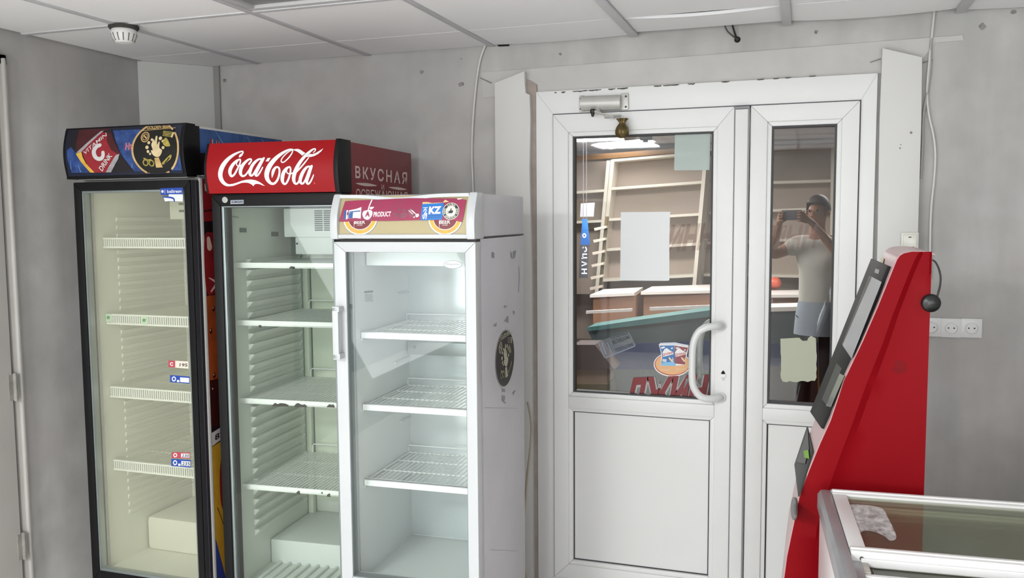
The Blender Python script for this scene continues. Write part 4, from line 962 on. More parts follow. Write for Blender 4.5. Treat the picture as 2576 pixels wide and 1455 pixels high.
for cx_ in (408, 1895):
    c0 = z3((cx_, 480))[0]; k = 6.962
    s.ell(*c0, 302/k, 300/k, 5, 1, 56); s.ell(*c0, 297/k, 294/k, 2, 2, 56); s.ell(*c0, 275/k, 272/k, 3, 3, 56); s.ell(*c0, 215/k, 208/k, 8, 4, 48); s.ell(*c0, 205/k, 196/k, 4, 5, 48)
    A, B, Cc = z3((cx_-98, 582), (cx_+90, 580), (cx_-98, 512)); s.text('BEER', A, B, Cc, 2, 6, .02)
    A, B, Cc = z3((cx_-48, 612), (cx_+48, 611), (cx_-48, 594)); s.text('LAGER', A, B, Cc, 2, 6, .0)
    s.stroke(z3((cx_-105, 520, 5), (cx_-100, 640, 5)), 8, 6, smooth=False)
    s.arctext('OVER THE', c0[0], c0[1], 244/k, 240/k, 135, 50, 5.2, 4.6, 1, 6, .0, True)
s.poly(z3((105, 185), (300, 170), (800, 150), (1230, 130), (2030, 132), (2235, 160), (2215, 420), (2190, 552), (2050, 520), (1470, 515), (900, 530), (420, 530), (130, 545), (42, 540), (70, 380)), 0, 7)
s.poly(z3((1470, 200), (1560, 198), (1640, 215), (1830, 205), (1860, 155), (1940, 195), (1700, 225), (1475, 240)), 1, 8)
s.poly(z3((2070, 135), (2170, 132), (2140, 150), (2080, 155)), 8, 8)
s.poly(z3((115, 360), (155, 335), (150, 500), (120, 515)), 11, 8); s.poly(z3((155, 345), (185, 340), (190, 495), (160, 505)), 8, 8); s.ell(*z3((183, 400))[0], 15/6.962, 32/6.962, 9, 9, 12)
s.poly(z3((200, 345), (320, 320), (410, 285), (418, 490), (330, 478), (200, 485)), 8, 8); s.poly(z3((205, 390), (275, 375), (275, 480), (205, 482)), 11, 9); s.poly(z3((210, 365), (400, 345), (398, 365), (212, 382)), 11, 9)
s.curve(z3((440, 410), (455, 360), (500, 345), (530, 340), (580, 340), (612, 370), (612, 430), (575, 490), (530, 510), (470, 480)), 8, 8)
s.stroke(z3((535, 345, 22), (545, 270, 20), (575, 165, 22)), 8, 8); s.curve(z3((555, 310), (570, 285), (630, 285), (615, 310), (585, 330)), 8, 8)
A, B, Cc = z3((490, 458), (575, 455), (490, 365)); s.text('A', A, B, Cc, 0, 9, .05)
A, B, Cc = z3((635, 460), (940, 452), (635, 370)); s.text('PRODUCT', A, B, Cc, 8, 8, .035)
for pts in (((960, 410), (1000, 380), (1040, 400), (1020, 430)), ((1020, 420), (1060, 390), (1090, 420), (1060, 470), (1030, 460)), ((1060, 330), (1110, 315), (1105, 360), (1060, 360)), ((1140, 330), (1190, 320), (1220, 350), (1160, 370)), ((1110, 400), (1200, 380), (1240, 420), (1180, 480), (1120, 470)), ((1230, 340), (1290, 300), (1350, 370), (1380, 440), (1330, 470), (1260, 430))): s.curve(z3(*pts), 9, 8)
for a in ((1250, 350), (1280, 335), (1310, 350)): s.stroke(z3((a[0], a[1], 12), (a[0]+70, a[1]+60, 12)), 8, 9, smooth=False)
for pts in (((1375, 415), (1425, 405), (1430, 450), (1385, 465)), ((1340, 460), (1360, 450), (1362, 470), (1345, 478))): s.curve(z3(*pts), 8, 9)
s.poly(z3((1470, 235), (1850, 215), (1845, 505), (1468, 520)), 6, 9)
A, B, Cc = z3((1600, 412), (1815, 402), (1600, 280)); s.text('KZ', A, B, Cc, 8, 10, .05)
s.stroke(z3((1500, 300, 12), (1570, 296, 12)), 8, 10, smooth=False); s.stroke(z3((1510, 360, 16), (1535, 320, 18), (1555, 350, 16), (1530, 400, 18), (1520, 430, 16)), 8, 10); s.stroke(z3((1500, 430, 14), (1520, 490, 18), (1545, 420, 12), (1565, 400, 22), (1560, 495, 14)), 8, 10)
for yy, xe in ((440, 1810), (475, 1810)): s.stroke(z3((1595, yy, 12), (xe, yy-8, 12)), 11, 10, smooth=False)
c0 = z3((1988, 360))[0]; k = 6.962
s.ell(*c0, 147/k, 150/k, 7, 11, 48); s.ell(*c0, 137/k, 140/k, 10, 12, 48); s.ell(*c0, 92/k, 97/k, 7, 13, 40)
s.arctext('ХАЛЫҚ', c0[0], c0[1], 112/k, 116/k, -130, -50, 4.6, 4.2, 7, 13, .02); s.arctext('МАРКАСЫ', c0[0], c0[1], 112/k, 116/k, 140, 40, 4.6, 4.0, 7, 13, .02, True)
for a0 in [155+i*9 for i in range(6)]+[-25+i*9 for i in range(6)]: s.ell(*c0, 126/k, 130/k, 7, 13, 2, a0=a0, a1=a0+5, hole=.8)
s.poly(z3((1925, 360), (1948, 350), (1952, 405), (1930, 410)), 7, 14); s.curve(z3((1952, 365), (1975, 345), (1985, 310), (2000, 315), (1998, 345), (2025, 345), (2028, 370), (2015, 392), (1965, 395)), 10, 14); s.stroke(z3((1925, 362, 6), (1948, 352, 6), (1952, 403, 6), (1930, 408, 6), (1925, 362, 6)), 10, 15, smooth=False)
s.build('header_print', [mg, cr2, bw, byel, bmar, bblue, kz, tcream, pw, choc, ink2, navy], hb, cuts=[ZS+.006+.0145*i for i in range(1, 8)], vmin=ZS+.012, vmax=1.716)['label'] = 'cream panel with a magenta strip and round stickers'
# door with mitred frame
zt, zbm = 1.572, .372
g = G(); door_frame(g, -x-.008, x-.0, zbm, zt, .042, .036, .034, .05, -.062, -.006); dm = g.build('door', whitep, H, bev=.003)
g = G(); door_frame(g, -x+.03, x-.033, zbm+.046, zt-.031, .005, .005, .003, .006, -.058, -.02); g.build('gasket', mat('door_gasket_grey', '#7d8484', .5), dm)
g = G(); door_frame(g, -x+.005, x-.008, zbm+.01, zt-.01, .02, .02, .02, .02, -.0065, -.0005); g.build('gasket', mat('magnet_gasket', '#8d8f8f', .7), dm)
G().box(-x+.032, x-.034, -.05, -.046, zbm+.046, zt-.033).build('glass_pane', glass('front_glass', (253, 255, 254), .0), dm)
hx = F.fy(-.09)(840, 772)[0]; hz1 = F.fy(-.09)(840, 771)[1]; hz0 = F.fy(-.09)(850, 905)[1]
g = G(); g.box(hx-.004, hx+.018, -.098, -.086, hz0, hz1); g.box(hx-.004, hx+.022, -.098, -.062, hz1-.018, hz1-.001); g.box(hx-.004, hx+.022, -.098, -.062, hz0+.001, hz0+.02); g.build('handle', whitep, dm, bev=.003)
gl_ = F.fy(-.0505); gpl = lambda u, v, off: (u, -.0505-off, v)
decal('oval_badge', lambda s: (s.ell(1139, 666, 23.5, 10.5, 1, 1, 36), s.ell(1139, 666, 22, 9.4, 0, 2, 36), s.text('Dupoon', (1122, 669), (1156, 669), (1122, 662), 1, 3, .01)), dm, None, gl_, gpl, [mat('badge_white', '#e3e8e7', .4), mat('badge_grey', '#8f9696', .5)])
gi = F.fx(-x+.0262)
s = D(lambda u, v, off: (-x+.0264+off, u, v), gi)
s.poly([(916, 733), (938, 731), (938, 736), (916, 738)], 0, 1); 
for i in range(6): s.stroke([(918, 742+i*3.2, 1.0), (936+(i % 3), 741+i*3.2, 1.0)], 0, 1, smooth=False)
s.build('inner_label', [lt], H)
# wire shelves
for zt_ in (1.2575, 1.003, .733):
    g = G(); a, b = -x+.03, x-.03
    g.box(a, b, .05, .056, zt_-.0235, zt_); g.box(a, b, .05, .066, zt_-.004, zt_)
    n = 23
    for i in range(n): xx = a+.008+(b-a-.016)*i/(n-1); g.tube([(xx, .058, zt_-.006), (xx, d-.06, zt_-.006)], .0017, 5)
    for yy in (.2, .33, d-.06): g.tube([(a, yy, zt_-.010), (b, yy, zt_-.010)], .0022, 5)
    g.tube([(a, d-.058, zt_-.004), (a, d-.056, zt_+.018), (b, d-.056, zt_+.018), (b, d-.058, zt_-.004)], .0022, 5)
    for xx in (a, b): g.tube([(xx, .056, zt_-.010), (xx, d-.058, zt_-.010)], .0025, 5)
    g.build('shelf', wirew, H)
# side: seam, sticker, torn glue marks
sx = x+.0006; cs = F.fx(x); ps = lambda u, v, off: (sx+off, u, v)
G().box(x-.001, x+.0008, .0, d, ZS-.003, ZS+.001).build('side_seam', mat('seam_dark', '#4a484b', .7), H)
def place_sticker(zs_):
    # frontal sticker artwork (1672,540 centre, 410x472 radii in enlarged header pixels) fitted to the side ellipse
    cy0, cz0 = cs(1270, 902); ry_, rz_ = (cs(1293.5, 902)[0]-cs(1246.5, 902)[0])/2, (cs(1270, 832)[1]-cs(1270, 972)[1])/2
    return lambda px, py: (cy0+((px-160)*7.156-1672)/410*ry_, cz0-((py-300)*7.156-540)/472*rz_)
s = D(ps, place_sticker(0)); goldround(s, z2, 1, False)
s.stroke(z2(*[(1672+412*cos(2*pi*i/48), 540+474*sin(2*pi*i/48), 14) for i in range(49)]), 10, 2, smooth=False)
s.build('round_sticker', [nb, maroon, redl, grey1, yel, blu1, redtx, pinkl, mat('sticker_pale', '#a9a793', .5), mat('sticker_black', '#171714', .4), mat('sticker_rim', '#a3a39c', .5), blu2, mat('sticker_olive', '#7d7b62', .5), mat('sticker_cream', '#b3b19c', .5)], H)['label'] = 'black oval sticker with pale drawings'
s = D(ps, cs)
for pts in ([(1268, 808), (1278, 795), (1279, 812)], [(1240, 820), (1249, 812), (1248, 822)], [(1289, 990), (1296, 981), (1295, 985), (1291, 994)], [(1262, 995), (1270, 996), (1270, 1004), (1268, 1010), (1273, 1013), (1270, 1016), (1262, 1008)], [(1262, 978), (1270, 979), (1270, 987), (1262, 986)], [(1237, 634), (1243, 636), (1243, 650), (1236, 648)], [(1284, 632), (1288, 640), (1290, 652), (1285, 646)], [(1291, 633), (1298, 630), (1296, 645), (1292, 652)], [(1268, 770), (1274, 769), (1273, 774), (1268, 775)], [(1290, 782), (1294, 783), (1294, 792), (1291, 791)]): s.poly(pts, 0, 1)
s.stroke([(1305, 670, .8), (1306, 700, 1), (1304, 735, .8)], 0, 1); s.stroke([(1220, 1026, .8), (1300, 1028, .6)], 1, 1, smooth=False); s.stroke([(1232, 1384, .8), (1300, 1387, .6)], 1, 1, smooth=False)
each_print(s, 'glue_mark', [mat('glue_grey', '#929194', .7), mat('scratch_grey', '#8f8f92', .7)], H)
# ================================================================== RED PAYMENT TERMINAL
KY = 2.47; KR = Vector((.17, 2.67, 0))
kt = thing('payment_terminal', 'tall red payment terminal with a slanted black screen, right of the door', 'terminal', KR)
kred = mat('terminal_red', '#820812', .45, spec=.07, var=(2.5, .2, '#740710'))
kpink = mat('terminal_red_reflection', '#cdaaaa', .3, spec=.5); kwhite = mat('terminal_white', '#d7d3d3', .3)  # shell is white plastic; the red side's reflection is put into its pink
kblk = mat('terminal_black', '#1e1e1e', .55, var=(40, .3, '#262625'), spec=.2)
def kp(px, py, y=KY): v = onY(px, py, y); return (v.x-KR.x, v.z)
edge = [kp(2257, 654), kp(2251, 668), kp(2209, 772), kp(2171, 859), kp(2123, 960), kp(2090, 1059), kp(2064, 1116), kp(2035, 1187), kp(2012, 1249), kp(1992, 1344), kp(1980, 1402), kp(1973, 1455)]
ex, ez = edge[-1]; edge += [(ex-.012, ez-.15), (ex-.02, ez-.35), (ex-.02, .02), (ex-.02, 0)]
top = [kp(2264, 644), kp(2274, 638), kp(2292, 634), kp(2347, 637)]
rear_x = kp(2347, 637)[0]-.002
# near and far side panels with a soft crease between front strip and rear part
crease_px = [(2322, 640), (2300, 690), (2262, 790), (2236, 870), (2210, 940), (2180, 1020), (2150, 1105), (2125, 1175), (2103, 1240), (2075, 1330)]
cr = [kp(*p) for p in crease_px]; cr += [(cr[-1][0]-.03, .3), (cr[-1][0]-.03, 0)]
def interp(L, z):
    for (x0, z0), (x1, z1) in zip(L, L[1:]):
        if z1 <= z <= z0: return x0+(x1-x0)*((z0-z)/(z0-z1) if z0 != z1 else 0)
    return L[0][0] if z > L[0][1] else L[-1][0]
front = [top[2], top[1], top[0]]+edge
for side, sy in ((1, -.2), (-1, .2)):
    zs = sorted({p[1] for p in front+cr} | {1.5-.05*i for i in range(30)}, reverse=True); zs = [z for z in zs if 0 <= z <= front[0][1]]
    g = G(); vs = []; fs = []
    zt = top[-1][1]
    for z in zs:
        xf, xc = interp(front, z), interp(cr, z); xc = max(xc, xf+.002); xr = rear_x
        zr = z if z != zs[0] else z
        xc = min(xc, xr-.012); x2 = min(xc+.035, xr-.004)
        vs += [(xf, sy, zr), (xf+(xc-xf)*.75, sy, zr), (xc, sy+side*.010, zr), (x2, sy+side*.012, zr), (xr, sy+side*.002, zr), (xr, sy+side*.014, zr), (xf+.004, sy+side*.014, zr)]
    n = 7
    for i in range(len(zs)-1):
        for j in range(n):
            a = i*n+j; b = i*n+(j+1) % n; fs.append((a, b, b+n, a+n))
    fs += [tuple(range(n)), tuple((len(zs)-1)*n+j for j in range(n))]
    g.add(vs, fs)
    o = g.build('side_panel', kred, kt, smooth=25)
# front shell and top, swept across the width
sw = [top[3], (top[2][0]+.03, top[2][1]), top[2], top[1], top[0]]+edge
sw = [(x-.001, z+.0015) for x, z in sw]
def sweep(pts, y0, y1, th=.012):
    g = G(); inner = [(x+th*.8, z-th*.6) for x, z in pts]
    g.prism(pts+inner[::-1], 'y', y0, y1); return g
i0 = 6
sweep(sw[:11], -.186, .186).build('top_shell', kpink, kt, smooth=40)
sweep(sw[10:], -.186, .186).build('lower_shell', kpink, kt, smooth=40)
# plane of the slanted screen
A3 = Vector((edge[1][0]+KR.x, KY, edge[1][1])); B3 = Vector((edge[5][0]+KR.x, KY, edge[5][1]))
dv = (B3-A3).normalized(); nv = Vector((dv.z, 0, -dv.x)); nv = nv if nv.x < 0 else -nv
def kplane(pts, off, p0=A3, n=nv): return [onP(px, py, p0+n*off, n)-KR for px, py in pts]
def slab(name, quad, n, t, m, parent, bev=0):
    return G().hexa([q+n*t for q in quad], quad).build(name, m, parent, bev=bev)
yb0, yb1 = -.166, .186
def kq(s0, s1, y0, y1, off):
    L = (B3-A3).length; a = A3+dv*(L*s0)+nv*off-KR; b = A3+dv*(L*s1)+nv*off-KR
    return [Vector((a.x, y1, a.z)), Vector((a.x, y0, a.z)), Vector((b.x, y0, b.z)), Vector((b.x, y1, b.z))]
bz = slab('screen_bezel', kplane([(2199, 653), (2242, 672), (2074, 1081), (2045, 1040)], .001), nv, .010, kblk, kt, .002)
slab('screen', kplane([(2194, 697), (2218, 710), (2142, 902), (2120, 869)], .0112), nv, .0008, glass_scr if False else mat('screen_grey', '#858d8f', .22, spec=.3), bz)
slab('screen_edge', kplane([(2187, 694), (2194, 697), (2120, 869), (2118, 866)], .0112), nv, .0006, blackg, bz)
slab('window_dark', kplane([(2105, 914), (2118, 928), (2080, 1020), (2068, 1005)], .0112), nv, .0006, blackg, bz)
slab('receipt_window', kplane([(2113, 940), (2124, 946), (2090, 1025), (2078, 1022)], .0119), nv, .0006, mat('window_grey', '#7d837c', .15), bz)
slab('camera_eye', kplane([(2203, 676), (2213, 680), (2210, 690), (2200, 686)], .0112), nv, .0006, mat('eye_grey', '#3f4040', .2), bz)
# small gold mark on the cap above the screen
s = D(lambda u, v, off: tuple(Vector((u, 0, v))), None)
a = Vector((top[0][0]+KR.x, KY, top[0][1])); b_ = A3; d2_ = (b_-a).normalized(); n2 = Vector((d2_.z, 0, -d2_.x)); n2 = n2 if n2.x < 0 else -n2
q = kplane([(2215, 648), (2224, 651), (2221, 664), (2217, 662)], .004, A3, nv)
slab('logo_mark', q, nv, .001, mat('logo_gold', '#c9c39a', .4), kt)
# note acceptor and lock on the lower shell
C3 = Vector((edge[6][0]+KR.x, KY, edge[6][1])); E3 = Vector((edge[8][0]+KR.x, KY, edge[8][1])); d3 = (E3-C3).normalized(); n3 = Vector((d3.z, 0, -d3.x)); n3 = n3 if n3.x < 0 else -n3
na = slab('note_acceptor', kplane([(2033, 1074), (2047, 1137), (2011, 1251), (2001, 1171)], .003, C3, n3), n3, .004, mat('acceptor_grey', '#3c3f3d', .5, spec=.2), kt, .001)
slab('note_slot', kplane([(2032, 1084), (2036, 1130), (2026, 1168), (2004, 1163)], .0085, C3, n3), n3, .001, blackg, na)
slab('banknote', kplane([(2022, 1135), (2034, 1133), (2036, 1155), (2024, 1152)], .0105, C3, n3), n3, .001, mat('note_green', '#7fb43a', .6), na)
D3 = Vector((edge[8][0]+KR.x, KY, edge[8][1])); F3_ = Vector((edge[10][0]+KR.x, KY, edge[10][1])); d4 = (F3_-D3).normalized(); n4 = Vector((d4.z, 0, -d4.x)); n4 = n4 if n4.x < 0 else -n4
pts = [onP(1999.5+7*cos(a)+0*sin(a)-.22*28*sin(a)*-1*0, 1281+29*sin(a), D3+n4*.003, n4)-KR for a in [2*pi*i/20 for i in range(20)]]
g = G(); vs = [p for p in pts]+[p+n4*.004 for p in pts]; g.add(vs, [(i, (i+1) % 20, 20+(i+1) % 20, 20+i) for i in range(20)]+[tuple(range(20)), tuple(range(39, 19, -1))]); lk = g.build('lock_plate', mat('lock_grey', '#6d6a6a', .4, .3), kt)
pts = [onP(1999.5+3*cos(a), 1281+14*sin(a), D3+n4*.0075, n4)-KR for a in [2*pi*i/12 for i in range(12)]]
G().add(pts, [tuple(range(12))]).build('lock_core', blackg, lk)
# white oval tray lower down
t4 = [kp(1979, 1285), kp(1969, 1370), kp(1962, 1455)]
# perforated speaker patch on the near side
g = G(); c0 = kp(2262, 925); rr = random.Random(2)
for i in range(7):
    for j in range(7):
        u, v = (i-3)*.0058+(.0029 if j % 2 else 0), (j-3)*.0052
        if u*u+v*v < .0185**2:
            zz_ = c0[1]+v; xc_ = max(interp(cr, zz_), interp(front, zz_)+.002)+.035; yy_ = -.188-.010*(c0[0]+u-xc_)/(rear_x-xc_)
            g.lathe([(.0015, .002), (.0015, -.0007)], (c0[0]+u, yy_, zz_), 'y', 7)
each(g, 'speaker_hole', mat('hole_dark_red', '#3c080c', .8), kt)
# puck aerial hanging on its lead at the rear edge
q0 = onY(2342, 763, KY-.014); pr_ = Vector((q0.x, q0.y, q0.z))
t = thing('aerial_puck', 'round black puck hanging on a cable from the rear edge of the red terminal', 'aerial', q0)
G().lathe([(.001, .010), (.018, .010), (.0235, .006), (.024, 0), (.023, -.005), (.019, -.009), (.001, -.0105)], (0, 0, 0), 'y', 32).build('puck', mat('puck_black', '#121212', .3), t, smooth=50)
P = [onY(x, y, KY-.004-o*.6)-pr_ for x, y, o in ((2345, 654, 0), (2353, 660, .004), (2361, 675, .01), (2366, 696, .014), (2365, 718, .016), (2360, 738, .018), (2354, 756, .02), (2349, 766, .024))]
G().tube(smoothpath([tuple(p) for p in P], 5), .0024, 8).build('cable', blackrub, t, smooth=60)

# ================================================================== CHEST FREEZER
ZT = .92; FY0 = .064
c0 = onZ(2061, 1233, ZT)
fz = thing('chest_freezer', 'low white chest freezer with sliding glass lids in the bottom right corner', 'freezer', (c0.x, c0.y, 0), FY0)
FM = Matrix.Translation((c0.x, c0.y, 0)) @ Matrix.Rotation(FY0, 4, 'Z'); FI = FM.inverted()
LX, LY = 1.25, -.66
body = mat('freezer_white', '#dcd8d8', .28, spec=.5)
g = G(); w_ = .055
g.box(.002, w_, LY, -.002, .08, ZT-.03); g.box(LX-w_, LX, LY, -.002, .08, ZT-.03); g.box(w_, LX-w_, -w_, -.002, .08, ZT-.03); g.box(w_, LX-w_, LY, LY+w_, .08, ZT-.03); g.box(w_, LX-w_, LY+w_, -w_, .08, .3); g.box(.05, LX-.05, LY+.05, -.05, 0, .08)
g.build('tank', body, fz, bev=.004)
g = G(); t_ = .004; g.box(w_, w_+t_, LY+w_, -w_, .3, ZT-.05); g.box(LX-w_-t_, LX-w_, LY+w_, -w_, .3, ZT-.05); g.box(w_, LX-w_, -w_-t_, -w_, .3, ZT-.05); g.box(w_, LX-w_, LY+w_, LY+w_+t_, .3, ZT-.05); g.box(w_, LX-w_, LY+w_, -w_, .3, .304); g.build('liner', mat('freezer_liner', '#b3b2a6', .5, var=(4, .4, '#a09e92')), fz)
railg = mat('rail_grey', '#a3a3a5', .35, .35, var=(12, .4, '#8d8d90'))
alw = mat('lid_white', '#dedddc', .3, spec=.5, var=(8, .15, '#cfcdc9'))
g = G(); g.prism([(-.004, ZT-.05), (-.004, ZT-.012), (.004, ZT-.001), (.012, ZT), (.028, ZT), (.028, ZT-.05)], 'y', LY-.004, .004); g.box(.028, .05, LY, .0, ZT-.05, ZT-.016); g.build('side_rail', railg, fz, bev=.002)
g = G(); g.box(.028, LX, -.012, .006, ZT-.05, ZT+.002); g.build('back_rail', mat('rail_light', '#bdbcbb', .35, .2), fz, bev=.002)
gd = glass('lid_glass', (235, 238, 226), .0, .12, (190, 186, 176))
def lid(y0, y1, z, wf, wn):
    a, b = .030, LX-.03
    g = G()
    g.box(a, b, y0-wf, y0, z-.016, z); g.box(a, b, y0-wf*.62, y0-wf*.2, z, z+.005)
    g.box(a, a+.034, y1+wn, y0-wf, z-.016, z-.001); g.box(b-.034, b, y1+wn, y0-wf, z-.016, z-.001)
    g.box(a, b, y1, y1+wn, z-.034, z+.002); g.box(a+.02, b, y1-.006, y1+.004, z-.03, z-.012); g.box(a, b, y1+wn*.35, y1+wn*.6, z, z+.005)
    L = g.build('lid_frame', alw, fz, bev=.002)
    gq = G().box(a+.03, b-.03, y1+wn-.004, y0-wf+.004, z-.011, z-.006).build('lid_glass', gd, L)
    g = G(); g.lathe([(.0045, 0), (.0045, -.002)], (a+.022, y1, z-.014), 'y', 10); g.build('screw', mat('screw_dark', '#4b4944', .5, .5), L)
    return L
yn = (FI @ onZ(2119, 1374, ZT+.004)).y
l1 = lid(-.004, yn-.028, ZT+.004, .03, .030)
g = G(); g.box(.034, .075, yn-.10, yn-.029, ZT-.05, ZT-.028); g.box(.05, .064, yn-.085, yn-.03, ZT-.030, ZT-.016); g.build('lid_stop', mat('stop_beige', '#b3aca4', .5, var=(30, .6, '#6f685f')), fz, bev=.002)
l2 = lid(-.05, yn-.115, ZT-.022, .02, .030)
# frosty grime on the left of the glass
s = D(lambda u, v, off: (u, v, ZT-.0018+off), lambda px, py: tuple((FI @ onZ(px, py, ZT-.0018))[:2]))
zf = Z(2040, 1220, 4.806)
s.curve(zf((440, 250), (640, 245), (860, 290), (930, 400), (1010, 560), (1030, 650), (960, 680), (880, 620), (760, 570), (640, 560), (580, 590), (540, 500), (470, 360)), 0, 1, 5)
s.curve(zf((450, 270), (600, 255), (720, 300), (690, 400), (720, 480), (640, 530), (570, 560), (520, 440)), 0, 2, 5); s.curve(zf((760, 330), (880, 330), (930, 440), (1000, 580), (990, 650), (900, 610), (820, 500)), 0, 2, 5)
s.build('frost_patch', [glass('frost', (250, 250, 250), 0, .85, (232, 226, 226), (15, 9, 9), True, .2)], l1)

# ================================================================== ROOM BEHIND THE GLASS DOOR, BUILT WHERE THE MIRRORED SHOP APPEARS
Y1 = 11.3; ZC1 = ZC; ZC = 2.52
struct(G().box(-5, 2.6, DW+.14, Y1+.1, -.06, 0).build('floor', mat('back_floor', '#6d5f50', .5, var=(2, .4, '#5b4f43'))))
struct(G().box(-5, 2.6, DW+.14, Y1+.1, ZC+.004, ZC+.06).build('ceiling', mat('back_ceiling', '#a9a2a0', .9, var=(1, .3, '#979090'))))
struct(G().box(-5, 2.6, Y1, Y1+.1, 0, ZC).build('wall_far', mat('back_wall', '#a4938a', .8, var=[(.8, .5, '#958b74'), (1.6, .4, '#ae9f9b')])))
struct(G().box(-5.1, -5, DW+.14, Y1, 0, ZC).build('wall_left', mat('side_wall_b', '#8d8378', .8)))
struct(G().box(2.6, 2.7, DW+.14, Y1, 0, ZC).build('wall_right', mat('side_wall_b', '#8d8378', .8)))
g = G()
bn = [(1443, 392), (1560, 384), (1700, 373), (1790, 365), (1944, 368), (2110, 357)]
SY = 10.55
def bq(px, py, Y=SY): v = onY(px, py, Y); return (v.x, v.z)
pp = [(bq(x, y)[0], bq(x, y)[1]) for x, y in bn]; lo = [(bq(x, y+13)[0], bq(x, y+13)[1]) for x, y in bn]
g.prism([(-4.5, pp[0][1]-.08)]+pp+lo[::-1]+[(-4.5, lo[0][1]-.08)], 'y', SY-.02, SY+.1)
struct(g.build('trim_9', mat('cornice_brown', '#7a5326', .5, var=(3, .4, '#5a3a1d'))), 'brown cornice above the shelves beyond the door')
lampm = mat('lamp_glow', '#ffffff', .5, emit=9)
def lamp(name, label, pts):  # reflections of the shop lamps, added as solid glowing panels
    P = [onZ(x, y, ZC-.012) for x, y in pts]; c = sum(P, Vector())/len(P)
    t = thing(name, label, 'ceiling light', (c.x, c.y, ZC), group='mirrored ceiling lamps in the door glass')
    Q = [(p.x-c.x, p.y-c.y) for p in P]
    G().prism(Q, 'z', -.014, -.002).build('diffuser', lampm, t)
    G().prism([(a*1.04, b*1.04) for a, b in Q], 'z', -.006, .006).build('frame', mat('lamp_frame', '#c4c4c4', .4), t)
lamp('ceiling_light', 'mirror image of a glowing ceiling lamp in the wide door leaf, the lower one', [(1492, 364), (1520, 371), (1536, 375), (1560, 371), (1600, 367), (1636, 362), (1648, 357), (1630, 350), (1600, 353), (1560, 357), (1510, 361)])
lamp('ceiling_light', 'mirror image of a glowing ceiling lamp at the very top edge of the wide door glass', [(1440, 345), (1468, 350), (1500, 346), (1555, 340), (1530, 337), (1470, 338)])
area('back_room_lamp', (-1.75, 8.6, ZC-.05), (0, 0, 0), .8, .6, 88, (1.0, .97, .94)); area('back_room_lamp_near', (-1.9, 6.6, ZC-.05), (0, 0, 0), 1.2, .6, 60, (1.0, .97, .94)); area('back_room_lamp_side', (.7, 8.2, ZC-.05), (0, 0, 0), .8, .6, 45, (1.0, .97, .94))
q0 = onZ(1625, 341, ZC)
t = thing('ceiling_speaker', 'small dark box fixed to the ceiling beside the lamps beyond the door', 'speaker', (q0.x, q0.y, ZC))
G().box(-.06, .06, -.05, .05, -.05, 0).build('case', mat('speaker_dark', '#3a3c42', .5), t, bev=.004); G().box(-.025, .025, -.06, .0, -.10, -.05).build('bracket', blackp, t, bev=.003)

shm = mat('shelf_cream', '#dcd3c4', .5); shb = mat('shelf_back', '#ab9a90', .7, var=(1.5, .5, '#9f937c'))
def bar(g, p, q, wd, Y0=SY, Y1_=SY+.3, mi=0):
    (x0, z0), (x1, z1) = bq(*p), bq(*q); k = wd*10.5/2170/2*1.0
    if abs(x1-x0) > abs(z1-z0): g.prism([(x0, z0-k), (x1, z1-k), (x1, z1+k), (x0, z0+k)], 'y', Y0, Y1_, mi)
    else: g.prism([(x0-k, z0), (x0+k, z0), (x1+k, z1), (x1-k, z1)], 'y', Y0, Y1_, mi)
def unit(label, stiles, boards, backpoly, SY=10.55):
    def bq(px, py): v = onY(px, py, SY); return (v.x, v.z)
    def bar(g, p, q, wd):
        (x0, z0), (x1, z1) = bq(*p), bq(*q); k = wd*10.5/2170/2
        if abs(x1-x0) > abs(z1-z0): g.prism([(x0, z0-k), (x1, z1-k), (x1, z1+k), (x0, z0+k)], 'y', SY, SY+.28)
        else: g.prism([(x0-k, z0), (x0+k, z0), (x1+k, z1), (x1-k, z1)], 'y', SY-.006, SY+.277)
    t = thing('shelving_unit', label, 'shelving', (0, 0, 0), group='cream shelving beyond the door')
    x, z = bq(*boards[-1][0]); t.location = (x, SY, 0); off = Vector((-x, -SY, 0))
    for a, b in stiles: g = G(); bar(g, a, b, 9); o = g.build('side_panel', shm, t); o.location = off
    for a, b in boards: g = G(); bar(g, a, b, 6.5); o = g.build('shelf', shm, t); o.location = off
    G().prism([bq(*p) for p in backpoly], 'y', SY+.28, SY+.31).build('back_board', shb, t).location = off
unit('empty cream shelving behind the wide door leaf, its middle bay', [((1541, 402), (1509, 745)), ((1775, 392), (1744, 745))], [((1540, 404), (1776, 383)), ((1538, 475), (1772, 458)), ((1532, 553), (1766, 539)), ((1526, 629), (1762, 614)), ((1516, 706), (1750, 694))], [(1541, 402), (1775, 385), (1744, 745), (1509, 745)])
unit('empty cream shelving at the left edge of the wide door glass', [((1531, 404), (1500, 745))], [((1440, 485), (1528, 479)), ((1440, 560), (1520, 556))], [(1400, 405), (1531, 402), (1500, 745), (1400, 745)])
unit('empty cream shelving seen through the narrow door leaf', [((1785, 392), (1756, 745)), ((2096, 372), (2092, 745))], [((1785, 536), (2094, 524)), ((1785, 464), (2094, 455)), ((1780, 612), (2094, 600)), ((1770, 692), (2092, 697))], [(1785, 385), (2096, 368), (2092, 745), (1756, 745)], 10.9)
